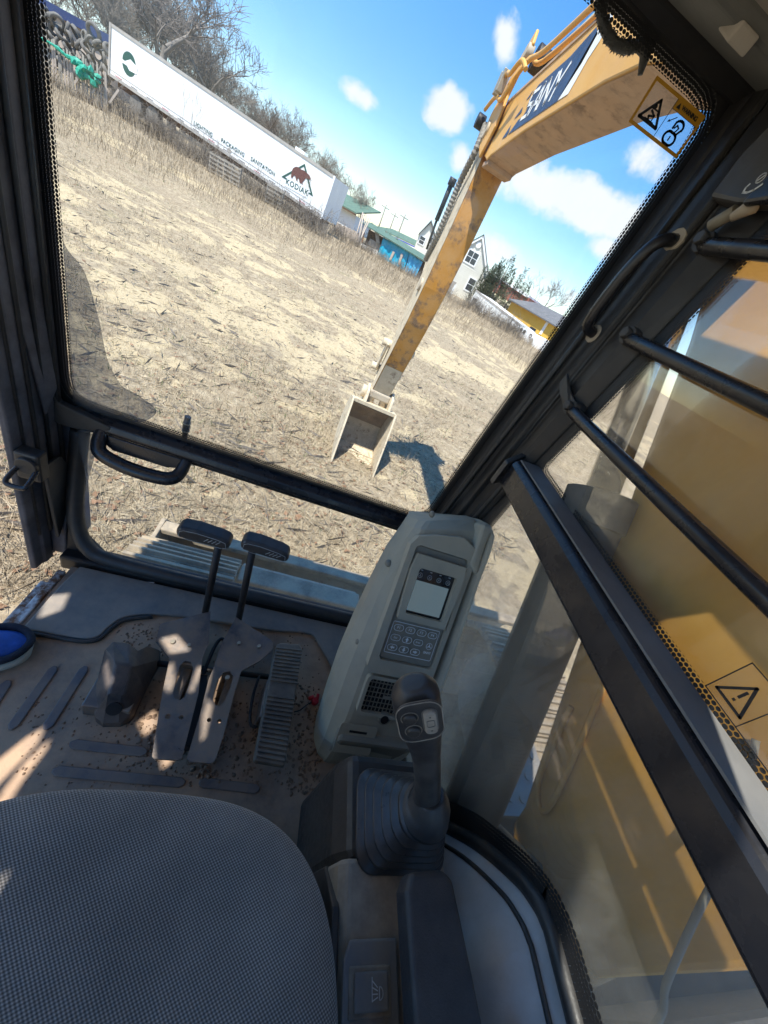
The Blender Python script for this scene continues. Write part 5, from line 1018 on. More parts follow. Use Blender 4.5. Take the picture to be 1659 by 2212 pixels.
# ------------------------------------------------------------------ the far side of the field
class Wall:                                           # an upright plane through two ground points; features are laid out on it in metres
    def __init__(s, L, R, tilt=False):
        s.L = Vector(L); s.R = Vector(R); d = s.R-s.L
        if not tilt: d.z = 0
        s.w = d.length; s.e = d.normalized(); s.n = Vector((-s.e.y, s.e.x, 0)).normalized()
        if s.n.dot(s.L-Vector(CAM)) < 0: s.n = -s.n
        s.u = s.n.cross(s.e) if s.n.cross(s.e).z > 0 else s.e.cross(s.n)
    def px(s, u, v): d = Vector(ray(u, v)); t = (s.L-Vector(CAM)).dot(s.n)/d.dot(s.n); q = Vector(CAM)+d*t-s.L; return q.dot(s.e), q.dot(s.u)
    def P(s, a, h, d=0.): return s.L+s.e*a+s.u*h+s.n*d
    def poly(s, mb, pts, d0=0., th=.1): return mb.prism([s.P(a, h, d0) for a, h in pts], s.n*th)
    def ppoly(s, mb, pts, d0=0., th=.1): return s.poly(mb, [s.px(*q) for q in pts], d0, th)
    def rect(s, mb, a0, a1, h0, h1, d0=0., th=.1): return s.poly(mb, [(a0, h0), (a1, h0), (a1, h1), (a0, h1)], d0, th)
    def bar(s, mb, a, b, w_, d0=0., th=.05):
        a, b = Vector(a), Vector(b); d = (b-a).normalized()*w_/2; q = Vector((-d.y, d.x)); return s.poly(mb, [tuple(a-q), tuple(b-q), tuple(b+q), tuple(a+q)], d0, th)
def window(W, par, a, h, w_, hh, nx=2, ny=2, fr=.12):
    mb = MB(); W.rect(mb, a-w_/2-fr, a+w_/2+fr, h-hh/2-fr, h+hh/2+fr, -.06, .055); f = obj('window', mb, 'house_trim', par)
    for i in range(nx):
        for j in range(ny):
            pw, ph = w_/nx, hh/ny; x0, y0 = a-w_/2+i*pw, h-hh/2+j*ph; mb = MB(); W.rect(mb, x0+.03, x0+pw-.03, y0+.03, y0+ph-.03, -.068, .006); obj('pane', mb, 'window_dark', f)
    return f
# semi trailer
k_ = .85
def scl(p): return Vector(CAM)+(Vector(p)-Vector(CAM))*k_
W = Wall(scl(far(235, 160, 49.5)), scl(far(695, 472, 37.7)), True)
TLh = W.px(240, 52)[1]; TW = W.w; TH = (TLh+W.px(727, 385)[1])/2
tr = thing('semi_trailer', 'long white semi trailer with a bear emblem, parked across the far field', 'trailer', tuple(W.P(TW/2, -.9)))
mb = MB(); W.rect(mb, 0, TW, 0, TH, 0, 2.5); BX = obj('trailer_box', mb, 'trailer_white', tr)
mb = MB(); W.rect(mb, -.02, TW+.02, TH-.10, TH+.05, -.03, .06); obj('top_rail', mb, 'trailer_rail', tr)
mb = MB(); W.rect(mb, -.02, TW+.02, -.06, .10, -.04, .08); obj('bottom_rail', mb, 'trailer_rail', tr)
mb = MB(); W.rect(mb, 0, TW, .27, .30, -.012, .012); obj('side_seam', mb, 'trailer_rail', BX)
for a in (-.03, TW-.09): mb = MB(); W.rect(mb, a, a+.12, -.06, TH+.05, -.05, .06); obj('corner_post', mb, 'white_paint' if a > 1 else 'trailer_rail', tr)
for k in range(1, 13): mb = MB(); W.rect(mb, k*TW/13-.012, k*TW/13+.012, .30, TH-.10, -.006, .006); obj('panel_seam', mb, 'white_paint', BX)
for k in range(14): mb = MB(); a = .5+k*TW/14; W.rect(mb, a, a+.5, .13, .16, -.012, .012); obj('marker_strip', mb, 'under_dark' if k % 3 else 'red_plastic', BX)
mb = MB(); W.rect(mb, .3, TW-.3, -.35, -.08, .4, 1.6); obj('under_frame', mb, 'under_dark', tr)
for a in (2.0, 3.3): mb = MB(); mb.cyl(W.P(a, -.62, .35), W.n, .48, .5, 20); obj('wheel', mb, 'tyre_rubber', tr, .04)
for a in (TW-3.4,): mb = MB(); W.rect(mb, a, a+.14, -1.05, 0, .3, .14); W.rect(mb, a-.12, a+.26, -1.08, -1.02, .2, .34); obj('landing_leg', mb, 'under_dark', tr)
def ttext(nm, body, u, v, size, m, ext=.004, space=1.1, off=0.): a, h = W.px(u, v); return text(nm, body, W.P(a, h, -.016), W.e, W.u, size, m, BX, 'CENTER', ext, 0, off, space)
ttext('lettering', 'LIGHTING', 439, 279, .30, 'kodiak_green'); ttext('lettering', 'PACKAGING', 503, 319, .30, 'kodiak_green'); ttext('lettering', 'SANITATION', 568, 360, .30, 'kodiak_green')
ZK = lambda x, y: W.px(596.4+x*.098, 325.3+y*.098)
mb = MB(); tri = [ZK(635, 290), ZK(120, 575), ZK(815, 1010)]; ctr = Vector((sum(p[0] for p in tri)/3, sum(p[1] for p in tri)/3)); inn = [tuple(ctr+(Vector(p)-ctr)*.82) for p in tri]
mb.holed(tri, [inn], lambda a, h: W.P(a, h, -.014), W.n*.008); EMB = obj('emblem_triangle', mb, 'kodiak_green', BX)
bear = [(330, 580), (345, 460), (380, 385), (440, 355), (500, 370), (560, 420), (620, 440), (690, 500), (740, 550), (770, 630), (735, 640), (660, 610), (610, 670), (580, 710), (595, 750), (560, 730), (552, 700), (545, 725), (520, 710), (510, 640), (490, 600), (470, 640), (480, 680), (450, 660), (430, 590), (415, 548), (380, 565), (355, 610), (335, 590)]
mb = MB(); W.poly(mb, [ZK(*p) for p in bear], -.022, .006); obj('emblem_bear', mb, 'kodiak_brown', EMB)
a0, h0 = ZK(225, 680); a1, h1 = ZK(705, 945); mb = MB(); W.poly(mb, [(a0-.02, h0-.26), (a1+.02, h1-.26), (a1+.02, h1+.24), (a0-.02, h0+.24)], -.018, .003); obj('emblem_ground', mb, 'white_paint', EMB)
text('emblem_text', 'KODIAK', W.P((a0+a1)/2, (h0+h1)/2, -.025), W.P(a1, h1)-W.P(a0, h0), W.u, .42, 'kodiak_green', EMB, 'CENTER', .004, 0, .006, 1.12)
a, h = W.px(279, 136); mb = MB(); rr_ = .50
c_o = [(a+rr_*math.cos(R_(q)), h+rr_*math.sin(R_(q))) for q in range(-8, 188, 10)]; W.poly(mb, c_o, -.012, .008); W.poly(mb, [(a-rr_*math.cos(R_(q)), h-.12-rr_*math.sin(R_(q))) for q in range(8, 172, 10)], -.012, .008); obj('round_emblem', mb, 'kodiak_green', BX)
mb = MB(); W.poly(mb, [(a-rr_*.6, h-.04), (a+rr_*.2, h+.20), (a+rr_*1.3, h+.04), (a+rr_*1.2, h-.30), (a+rr_*.1, h-.34)], -.020, .006); obj('emblem_band', mb, 'white_paint', BX)
a, h = W.px(495, 326); mb = MB(); W.poly(mb, [(a-.2, h), (a, h-.2), (a+.2, h), (a, h+.2)], -.012, .008); obj('placard', mb, 'trailer_rail', BX)
mb = MB(); W.rect(mb, TW*.80, TW*.84, TH+.05, TH+.20, .5, .5); obj('roof_vent', mb, 'white_paint', tr)
TRW = W

# trees
def bare_tree(name, seed, h=10., trunk=.16, levels=5, spread=.62, kids=(3, 4), m='bark', tw='twig', droop=0., up=.25):
    r = random.Random(seed); tb, cb = MB(), MB()
    def grow(p, d, L, rad, lev):
        n = 3 if lev < 3 else 2; pts = [p]; q = p.copy(); dd = d.copy()
        for i in range(n):
            dd = (dd+Vector((r.gauss(0, .13), r.gauss(0, .13), r.gauss(0, .08)+.04*up))).normalized(); q = q+dd*L/n; pts.append(q.copy())
        rs = [rad*(1-.42*i/n) for i in range(n+1)]
        (tb if lev < 2 else cb).tube(pts, rs, 6 if lev < 2 else 3, False)
        if lev >= levels: return
        k = r.randint(*kids)+(1 if lev >= levels-1 else 0)
        for j in range(k):
            f = r.uniform(.45, 1.) if j else 1.; i = min(int(f*n), n-1); b = pts[i].lerp(pts[i+1], f*n-i)
            ax = Vector((r.gauss(0, 1), r.gauss(0, 1), r.gauss(0, .5))).normalized(); nd_ = (dd*(1-spread*.55)+ax*spread+Vector((0, 0, up*.5-droop))).normalized()
            grow(b, nd_, L*r.uniform(.55, .80), max(rs[-1]*r.uniform(.55, .8), .011), lev+1)
    grow(Vector((0, 0, 0)), Vector((0, 0, 1)), h*.30, trunk, 0)
    t = thing(name, name, 'tree', (0, 0, 0)); obj('trunk', tb, m, t); obj('crown', cb, tw, t); return t
def place(o, top, base_z, unit, rot, wide=1.):
    s = (top.z-base_z)/unit; o.location = (top.x, top.y, base_z); o.scale = (s*wide, s*wide, s); o.rotation_euler = (0, 0, rot); return o
def unit_h(t): return max(v.co.z for c in t.children for v in c.data.vertices)
protos = [bare_tree('bare_tree', 11, 10, .20, 5, .66, (3, 4), up=.25), bare_tree('bare_tree', 23, 10, .13, 5, .55, (3, 4), up=.40), bare_tree('bare_tree', 31, 10, .15, 5, .62, (3, 5), 'bark_pale', 'twig_pale', up=.30)]
units = [unit_h(p) for p in protos]; used = [False]*3
def bare(kind, u, v, D, label, wide=1., group='bare trees behind the trailer'):
    if used[kind]: o = copy_tree(protos[kind])
    else: o = protos[kind]; used[kind] = True
    T = far(u, v, D); place(o, T, float(gz(T.x, T.y))-.2, units[kind], random.uniform(0, 6.28), wide); o['label'] = label
    if group: o['group'] = group
    elif 'group' in o: del o['group']
    return o
bare(0, 340, -190, 50, 'largest bare tree, spreading over the left half of the white trailer', 1.15, None)
for q_, (u, v, D, k, wd) in enumerate(sorted(((150, -70, 62, 1, 1.), (205, -60, 58, 2, 1.), (270, -50, 60, 1, 1.1), (400, -60, 56, 1, 1.1), (440, -25, 58, 2, 1.), (470, 30, 54, 0, 1.), (480, 80, 60, 1, 1.2), (505, 120, 58, 2, 1.2), (525, 165, 66, 1, 1.2), (548, 208, 75, 2, 1.3), (575, 215, 78, 1, 1.3), (605, 222, 68, 2, 1.2), (632, 228, 66, 0, 1.), (660, 265, 72, 1, 1.2), (684, 292, 70, 2, 1.2), (700, 325, 80, 1, 1.3), (722, 350, 84, 2, 1.4), (742, 368, 88, 1, 1.4), (765, 388, 92, 2, 1.5), (790, 425, 96, 1, 1.6), (100, -90, 64, 1, 1.2), (125, -110, 54, 1, 1.), (190, -100, 50, 2, 1.), (235, -90, 66, 2, 1.2), (290, -80, 54, 2, 1.), (385, -80, 62, 2, 1.2), (420, 15, 66, 1, 1.4), (452, 55, 70, 2, 1.3), (490, 110, 68, 2, 1.3), (515, 150, 72, 1, 1.4), (590, 225, 74, 2, 1.4), (645, 258, 78, 2, 1.4), (330, -60, 62, 2, 1.3)))):
    bare(k, u, v, D, 'bare tree in the wood behind the white trailer, %s from the left' % ORD[q_], wd)
bare(2, 818, 402, 50, 'lone thin bare tree standing behind the leaning poles', .8, None)
bare(1, 1200, 592, 62, 'bare tree behind the yellow building, right of the conifers', 1., None)
def conifer(name, label, u, v, D, m, seed, wd=.36, n=2600, spikes=4):
    T = far(u, v, D); bz = float(gz(T.x, T.y)); H = T.z-bz; r = random.Random(seed); t = thing(name, label, 'tree', (T.x, T.y, bz)); mb = MB()
    mb.tube([(T.x, T.y, bz-.2), (T.x, T.y, T.z-.3)], [.14, .02], 7); obj('trunk', mb, 'bark', t); mb = MB()
    tops = [(0, 0, 1.)]+[(r.uniform(-.35, .35), r.uniform(-.35, .35), r.uniform(.7, .92)) for _ in range(spikes)]
    for _ in range(n):
        ox, oy, hh = r.choice(tops); f = r.random()**.75; z = H*hh*(1-f); R0 = wd*H*(.10+.9*f)*(.6 if (ox or oy) else 1.)*(.75+.4*math.sin(z*3.1+ox*9)); a = r.uniform(0, 6.283); q = R0*math.sqrt(r.uniform(.15, 1.15))
        p = Vector((T.x+ox*H*.55+q*math.cos(a), T.y+oy*H*.55+q*math.sin(a), bz+max(.1, z)+r.gauss(0, .06))); d = Vector((math.cos(a), math.sin(a), r.uniform(.1, .9))).normalized(); L = H*r.uniform(.022, .055); s = d.cross(Vector((r.gauss(0, 1), r.gauss(0, 1), r.gauss(0, 1)))).normalized()*L*.13
        mb.add([p-s, p+s, p+d*L], [(0, 1, 2)])
    obj('crown', mb, m, t); return t
conifer('conifer', 'dark green ragged conifer beside the white gabled house', 1112, 552, 47, 'needles', 3, .30, 11000, 6)
conifer('conifer', 'short dark conifer touching the right corner of the white house', 1072, 572, 48, 'needles', 5, .34, 6000, 3)
conifer('conifer', 'pale green open conifer behind the yellow building', 1140, 578, 58, 'needles_pale', 8, .32, 4500, 4)
def shrubs():
    r = random.Random(5); protos_ = []
    for k in range(3):
        t = thing('bare_bush', 'bush', 'bush', (0, 0, 0)); mb = MB()
        for _ in range(70):
            a = r.uniform(0, 6.283); d = Vector((math.cos(a)*r.uniform(.05, .8), math.sin(a)*r.uniform(.05, .8), r.uniform(.5, 1))).normalized(); p = Vector((r.gauss(0, .25), r.gauss(0, .25), 0)); L = r.uniform(.5, 1.2); pts = [p]
            for i in range(3): d = (d+Vector((r.gauss(0, .25), r.gauss(0, .25), r.gauss(0, .2)-.05))).normalized(); pts.append(pts[-1]+d*L/3)
            mb.tube(pts, [.013, .010, .008, .005], 3, False)
            for _ in range(3):
                i = r.randint(1, 3); e = (d+Vector((r.gauss(0, .8), r.gauss(0, .8), r.gauss(0, .5)))).normalized(); mb.tube([pts[i], pts[i]+e*L*.3], [.006, .004], 3, False)
        obj('branches', mb, ['twig_pale', 'twig', 'twig_pale'][k], t); protos_.append(t)
    us = [False]*3
    def put(u, v, D, s, tall, label, group):
        k = r.randint(0, 2)
        if us[k]: o = copy_tree(protos_[k])
        else: o = protos_[k]; us[k] = True
        p = far(u, v, D); o.location = (p.x, p.y, float(gz(p.x, p.y))-.05); o.scale = (s, s, s*tall); o.rotation_euler = (0, 0, r.uniform(0, 6)); o['label'] = label; o['group'] = group
    for k in range(36):
        f = (k+r.uniform(0, .8))/36; put(225+f*475, 215+f*280, 39-7.5*f-r.uniform(.6, 2.2), r.uniform(.8, 1.35), r.uniform(.8, 1.3), 'bare tangled bush under the white trailer, %s from its left end' % ORD[k], 'bushes along the trailer')
    for k in range(26):
        f = (k+r.uniform(0, .8))/26; put(720+f*430, 520+f*230, 38-r.uniform(0, 2), r.uniform(.5, 1.0), r.uniform(.7, 1.2), 'bare low bush along the field edge right of the trailer, %s from the left' % ORD[k], 'bushes along the sheds')
    for k in range(12):
        f = (k+r.uniform(0, .8))/12; put(1010+f*110, 655+f*75, 36.5-r.uniform(0, 1), r.uniform(.8, 1.1), r.uniform(1.2, 1.6), 'tall bare brush before the white container, %s from the left' % ORD[k], 'brush before the container')
    for k in range(9):
        f = (k+r.uniform(0, .8))/9; put(100+f*130, 130+f*100, 34.5, r.uniform(.5, .7), .7, 'low dry bush at the foot of the picket fence, %s from the left' % ORD[k], 'bushes along the fence')
shrubs()
def sapling(label, u, v, ut, vt, D, seed):
    p = far(u, v, D); T = far(ut, vt, D); t = bare_tree('sapling', seed, 10, .05, 4, .35, (2, 3), 'twig_pale', 'twig_pale', up=.9); t['label'] = label; bz = float(gz(p.x, p.y))-.1
    s = (T.z-bz)/unit_h(t); t.location = (p.x, p.y, bz); t.scale = (s*.6, s*.6, s)
sapling('thin bare sapling before the white trailer, left one of a pair', 388, 282, 415, 172, 33.5, 41); sapling('thin bare sapling before the white trailer, right one of a pair', 405, 295, 440, 200, 33, 43); sapling('slender bare sapling crossing the bear emblem on the trailer', 655, 440, 686, 380, 30, 47)

# left end: tyres, fence, net, blue tarp
D_ = 44
W = Wall(far(60, 95, 45), far(232, 190, 42.5)); W.L.z = W.R.z = float(gz(W.L.x, W.L.y))+.1; 
mb = MB(); mb0 = W
prim = None
def tyre_mesh():
    mb = MB(); rs = []
    for i in range(18):
        a = 2*math.pi*i/18; r = [(.33, -.09), (.355, -.05), (.355, .05), (.33, .09), (.25, .10), (.21, .075), (.21, -.075), (.25, -.10)]
        rs.append([Vector((q*math.cos(a), z, q*math.sin(a))) for q, z in r])
    rs.append(rs[0]); mb.rings(rs, False, True); return mb
n_t = 0
for j in range(5):
    for i in range(15):
        a = -1.0+i*.50+(j % 2)*.25; h = .55+j*.48
        top_h = W.px(108+ (a/W.w)*124, 36+(a/W.w)*62)[1] if False else 3.15
        if a > W.w-.2: continue
        if prim is None: o = obj('tyre', tyre_mesh(), 'tyre_rubber', None); prim = o
        else: o = prim.copy(); COL.objects.link(o)
        o.location = W.P(a+random.uniform(-.07, .07), h+random.uniform(-.06, .06), .55+random.uniform(-.1, .25)); lean = (.85 if (i+j) % 2 else -.85)+random.uniform(-.2, .2)
        o.rotation_euler = (lean, random.uniform(0, 6), math.atan2(W.e.y, W.e.x)-R_(90)+random.uniform(-.45, .45)); sc = random.uniform(.92, 1.15); o.scale = (sc,)*3
        tag(o, 'grey tyre in the pile, %s row up, %s from the left' % (ORD[j], ORD[i]), 'tyre', 'tyres stacked in the pile'); n_t += 1
o = prim.copy(); COL.objects.link(o); o.location = W.P(W.w-1.0, 2.95, .4); o.rotation_euler = (R_(25), .2, math.atan2(W.e.y, W.e.x)); o.scale = (1.25,)*3; tag(o, 'pale tyre lying face out on top of the pile, its hole showing', 'tyre', 'tyres stacked in the pile')
W2 = Wall(far(90, 160, 50), far(236, 235, 47)); W2.L.z = W2.R.z = .9
t = thing('tarp_building', 'low building roofed with navy tarp above a pale wall, behind the tyres', 'building', tuple(W2.L))
mb = MB(); W2.ppoly(mb, [(60, -22), (240, 78), (240, 98), (60, 0)], 0, 3.); obj('roof', mb, 'navy_tarp', t)
mb = MB(); W2.ppoly(mb, [(60, 0), (240, 98), (232, 200), (50, 100)], .3, 2.6); obj('wall', mb, 'pale_wood', t)
W3 = Wall(far(105, 165, 37.5), far(231, 232, 36)); W3.L.z = W3.R.z = float(gz(W3.L.x, W3.L.y))
t = thing('picket_fence', 'ragged grey wooden picket fence in front of the tyre pile', 'fence', tuple(W3.L))
for k in range(30):
    a = -1.2+k*(W3.w+1.2)/29; hh = 1.55+random.uniform(-.22, .18); tl = random.uniform(-.08, .08); mb = MB(); W3.poly(mb, [(a-.045, -.1), (a+.045, -.1), (a+.05+tl, hh), (a-.04+tl, hh+random.uniform(-.08, .08))], random.uniform(-.02, .03), .03); obj('picket', mb, random.choice(['grey_wood', 'grey_wood', 'pale_wood']), t)
for h in (.45, 1.15): mb = MB(); W3.rect(mb, -1.2, W3.w, h, h+.09, .06, .04); obj('fence_rail', mb, 'grey_wood', t)
for k in range(3): mb = MB(); a = W3.w*.45+k*.9; W3.bar(mb, (a, .3), (a+.5, 1.1), .10, -.06, .03); obj('loose_board', mb, 'pale_wood', t)
mb = MB(); pts = [W3.P(*W3.px(u, v), -.12) for u, v in ((60, 70), (108, 93), (130, 108), (149, 124), (168, 130), (180, 142), (195, 155), (205, 166), (220, 180))]
mb.tube(catmull(pts, 4), [.05+.05*random.random() for _ in range(33)], 6, smooth=False)
c = W3.P(*W3.px(188, 152), -.15)
for _ in range(14): q = c+W3.e*random.uniform(-.7, .9)+Vector((0, 0, random.uniform(-.38, .15))); mb.ico(q, random.uniform(.12, .26), .4, 1)
tag(obj('green_netting', mb, 'tarp_green'), 'torn green netting bunched along the top of the picket fence', 'netting')
# pallets leaning under the trailer
for k, (u, v) in enumerate(((470, 355), (500, 372), (590, 430))):
    p = far(u, v, 32.5-k*.7); W4 = Wall((p.x-.5, p.y, float(gz(p.x, p.y))), (p.x+.6, p.y-.3, float(gz(p.x, p.y)))); t = thing('pallet', ('grey pallet propped under the trailer, leftmost of three', 'grey pallet propped under the trailer, between two others', 'grey pallet propped below the bear emblem')[k], 'pallet', tuple(W4.L), 'pallets propped under the trailer')
    for q in range(5): mb = MB(); W4.rect(mb, 0, W4.w, .08+q*.2, .17+q*.2, 0, .025); obj('slat', mb, 'grey_wood', t)
    for q in (0, W4.w/2-.04, W4.w-.08): mb = MB(); W4.rect(mb, q, q+.08, .0, 1.0, .026, .09); obj('bearer', mb, 'grey_wood', t)
# green roofed shed, plank fence, poles
W = Wall(far(700, 480, 50), far(775, 520, 47)); W.L.z = W.R.z = .5
t = thing('green_roof_shed', 'pale shed with green roof just right of the white trailer', 'shed', tuple(W.L))
mb = MB(); W.ppoly(mb, [(700, 440), (712, 432), (768, 466), (762, 500), (700, 470)], .1, 3.); obj('wall', mb, 'white_shed', t)
a0, h0 = W.px(712, 430); a1, h1 = W.px(775, 466); a2, h2 = W.px(721, 404); a3, h3 = W.px(790, 440)
mb = MB(); mb.prism([W.P(a0-.3, h0, -.5), W.P(a1, h1, -.5), W.P(a3, h3, 3.), W.P(a2-.6, h2, 3.)], (0, 0, .12)); obj('roof', mb, 'roof_green', t)
mb = MB(); W.bar(mb, (a0-.3, h0-.06), (a1, h1-.06), .14, -.5, .06); obj('gutter', mb, 'under_dark', t)
mb = MB(); W.ppoly(mb, [(700, 448), (712, 452), (710, 468), (700, 462)], .02, .06); obj('window', mb, 'window_dark', t)
W = Wall(far(716, 490, 41), far(790, 530, 40)); W.L.z = W.R.z = .42
t = thing('plank_fence', 'weathered pinkish plank fence between the trailer and the blue tarp shed', 'fence', tuple(W.L))
aL, hL = W.px(722, 478); aR, hR = W.px(786, 508)
for k in range(16): f0 = aL+(aR-aL)*k/16; f1 = aL+(aR-aL)*(k+.93)/16; hh = hL+(hR-hL)*k/16+random.uniform(-.05, .05); mb = MB(); W.rect(mb, f0, f1, -.1, hh, 0, .03); obj('plank', mb, 'pale_wood', t)
for k, (u0, v0, u1, v1) in enumerate(((762, 535, 784, 459), (768, 540, 792, 464), (766, 545, 796, 470), (764, 548, 800, 472), (772, 530, 786, 462))):
    a, b = far(u0, v0, 39.5-.15*k), far(u1, v1, 40.5-.15*k); mb = MB(); mb.tube([a, a.lerp(b, .5), b], [.075, .06, .05], 7); tag(obj('wooden_pole', mb, 'pale_wood'), 'pale pole leaning in the bundle beside the tarp shed, %s from the left' % ORD[k], 'pole', 'leaning poles')
# tarp shed
W = Wall(far(772, 551, 42), far(900, 612, 40)); W.L.z = W.R.z = .42
t = thing('tarp_shed', 'long open shed hung with bright blue tarps, left of the boom stick', 'shed', tuple(W.L))
ZT = lambda x, y: (759+x*.12255, 379.5+y*.12255)
mb = MB(); W.ppoly(mb, [ZT(100, 1390), ZT(230, 900), ZT(1250, 1500), ZT(1130, 1880)], 1.2, .1); obj('back_wall', mb, 'under_dark', t)
mb = MB(); a0, h0 = W.px(*ZT(225, 868)); a1, h1 = W.px(*ZT(1262, 1500)); mb.prism([W.P(a0-.3, h0, -.4), W.P(a1+.3, h1, -.4), W.P(a1+.3, h1+.35, 2.2), W.P(a0-.3, h0+.35, 2.2)], (0, 0, .08)); obj('roof', mb, 'roof_green', t)
mb = MB(); W.ppoly(mb, [ZT(105, 1385), ZT(125, 1170), ZT(470, 1320), ZT(425, 1540)], 0, .08); obj('lower_panel', mb, 'white_shed', t)
mb = MB(); W.ppoly(mb, [ZT(260, 1200), ZT(320, 1100), ZT(540, 1230), ZT(490, 1330)], .25, .05); obj('board', mb, 'grey_wood', t)
mb = MB(); W.ppoly(mb, [ZT(410, 960), ZT(480, 1000), ZT(500, 1200), ZT(440, 1180)], -.02, .1); obj('post', mb, 'grey_wood', t)
mb = MB(); W.ppoly(mb, [ZT(130, 1130), ZT(200, 980), ZT(235, 1000), ZT(190, 1180)], -.02, .1); obj('brace', mb, 'orange_wood', t)
def tarp(px4, m, name, seed):
    r = random.Random(seed); q = [Vector(W.px(*p)) for p in px4]; nx, ny = 26, 12; mb = MB(); ph = [r.uniform(0, 6) for _ in range(4)]
    def fn(i, j):
        p = q[0].lerp(q[1], i).lerp(q[3].lerp(q[2], i), j); d = -.06+.05*math.sin(i*17+j*3+ph[0])+.03*math.sin(i*39-j*6+ph[1])+.02*math.sin(j*22+i*8+ph[2]); return W.P(p.x, p.y, d)
    mb.grid(nx, ny, fn); obj(name, mb, m, t, 0, solid=.01)
tarp([ZT(425, 1490), ZT(900, 1790), ZT(1030, 1330), ZT(570, 1090)], 'tarp_blue', 'tarp', 1); tarp([ZT(930, 1750), ZT(1120, 1830), ZT(1260, 1520), ZT(1030, 1340)], 'tarp_pale', 'tarp', 2)
for x0, y0, x1, y1 in ((690, 1490, 760, 1345), (845, 1570, 905, 1385)): mb = MB(); W.bar(mb, W.px(*ZT(x0, y0)), W.px(*ZT(x1, y1)), .22, -.2, .05); obj('patch', mb, 'pale_wood', t)
mb = MB(); W.ppoly(mb, [ZT(420, 1540), ZT(430, 1490), ZT(900, 1780), ZT(880, 1830)], -.22, .08); obj('kick_board', mb, 'white_shed', t)
mb = MB(); W.ppoly(mb, [ZT(890, 1850), ZT(930, 1740), ZT(1120, 1840), ZT(1090, 1920)], -.22, .08); obj('white_board', mb, 'white_shed', t)
W = Wall(far(800, 520, 62), far(912, 580, 58)); W.L.z = W.R.z = .5
t = thing('long_building', 'long low building with green roof and blue and white fascia behind the tarp shed', 'building', tuple(W.L))
mb = MB(); W.ppoly(mb, [ZT(395, 930), ZT(1115, 1280), ZT(1080, 1500), ZT(330, 1150)], .3, 4); obj('wall', mb, 'siding', t)
mb = MB(); W.ppoly(mb, [ZT(400, 900), ZT(1120, 1245), ZT(1108, 1262), ZT(392, 918)], 0, .2); obj('fascia', mb, 'blue_trim', t)
mb = MB(); W.ppoly(mb, [ZT(392, 920), ZT(1108, 1264), ZT(1095, 1300), ZT(385, 955)], .02, .2); obj('fascia', mb, 'house_trim', t)
a0, h0 = W.px(*ZT(402, 896)); a1, h1 = W.px(*ZT(1122, 1240)); mb = MB(); mb.prism([W.P(a0, h0, 0), W.P(a1, h1, 0), W.P(a1+.5, h1+.75, 4), W.P(a0+.5, h0+.75, 4)], (0, 0, .1)); obj('roof', mb, 'roof_green', t)
# houses
W = Wall(far(935, 620, 50), far(1050, 690, 50)); W.L.z = W.R.z = .3
t = thing('white_house', 'white clapboard house with steep gable and two windows right of the boom stick', 'house', tuple(W.L))
ap = W.px(1042, 514); re = W.px(1056, 624); le = W.px(941, 557); 
pr = [(le[0]+.3, 0), (re[0]-.3, 0), (re[0]-.3, re[1]+.2), ap, (le[0]+.3, re[1]+.2)]
mb = MB(); W.poly(mb, pr, 0, 7.); HW = obj('wall', mb, 'siding', t)
for k in range(40):
    h = .2+k*.19; 
    if h > ap[1]-.3: break
    half = (re[0]-le[0])/2-.3 if h < re[1]+.2 else ((re[0]-le[0])/2-.3)*(ap[1]-h)/(ap[1]-re[1]-.2); c = (re[0]+le[0])/2 if h < re[1] else ap[0]
    mb = MB(); W.poly(mb, [(ap[0]-half, h), (ap[0]+half, h), (ap[0]+half, h+.02), (ap[0]-half, h+.02)], -.02, .02); obj('clapboard', mb, 'siding', HW)
for s in (-1, 1):
    e = (re[0], re[1]) if s > 0 else (2*ap[0]-re[0], re[1]); mb = MB(); W.bar(mb, e, (ap[0], ap[1]+.15), .28, -.22, .10); obj('barge_board', mb, 'house_trim', t)
    mb = MB(); mb.prism([W.P(e[0]+s*.1, e[1], -.25), W.P(ap[0], ap[1]+.22, -.25), W.P(ap[0], ap[1]+.34, -.25), W.P(e[0]+s*.14, e[1]+.10, -.25)], W.n*7.5); obj('roof', mb, 'roof_green' if s < 0 else 'roof_grey', t)
Z3 = lambda x, y: (948.8+x*.1634, 488+y*.1634)
a, h = W.px(*Z3(432, 420)); window(W, t, a, h, 1.25, 1.15); a, h = W.px(*Z3(413, 778)); window(W, t, a, h, .80, 1.25, 1, 2)
a, h = W.px(*Z3(520, 255)); mb = MB(); mb.cyl(W.P(a, h, -.05), W.n, .30, .1, 8); obj('gable_vent', mb, 'house_trim', t)
mb = MB(); mb.tube([W.P(*W.px(*Z3(655, 640)), -.1), W.P(*W.px(*Z3(470, 900)), -.15)], .04, 5); obj('cable', mb, 'under_dark', t)
mb = MB(); W.ppoly(mb, [Z3(20, 860), Z3(100, 680), Z3(240, 750), Z3(130, 920)], -2.5, .2); LN = obj('lean_to', mb, 'grey_wood', t)
mb = MB(); W.ppoly(mb, [Z3(-30, 1010), Z3(20, 860), Z3(130, 920), Z3(220, 770), Z3(240, 780), Z3(110, 1040)], -2.6, .15); obj('lean_to_wall', mb, 'white_shed', t)
W = Wall(far(890, 560, 58), far(950, 590, 58)); W.L.z = W.R.z = .4
t = thing('small_white_house', 'smaller white house with grey roof seen behind the hoses left of the stick', 'house', tuple(W.L))
mb = MB(); W.ppoly(mb, [ZT(1075, 1375), ZT(1190, 1040), ZT(1400, 830), ZT(1470, 1100), ZT(1400, 1500)], 0, 5.); obj('wall', mb, 'siding', t)
a0, h0 = W.px(*ZT(1180, 1045)); a1, h1 = W.px(*ZT(1400, 815)); a2, h2 = W.px(*ZT(1480, 1110))
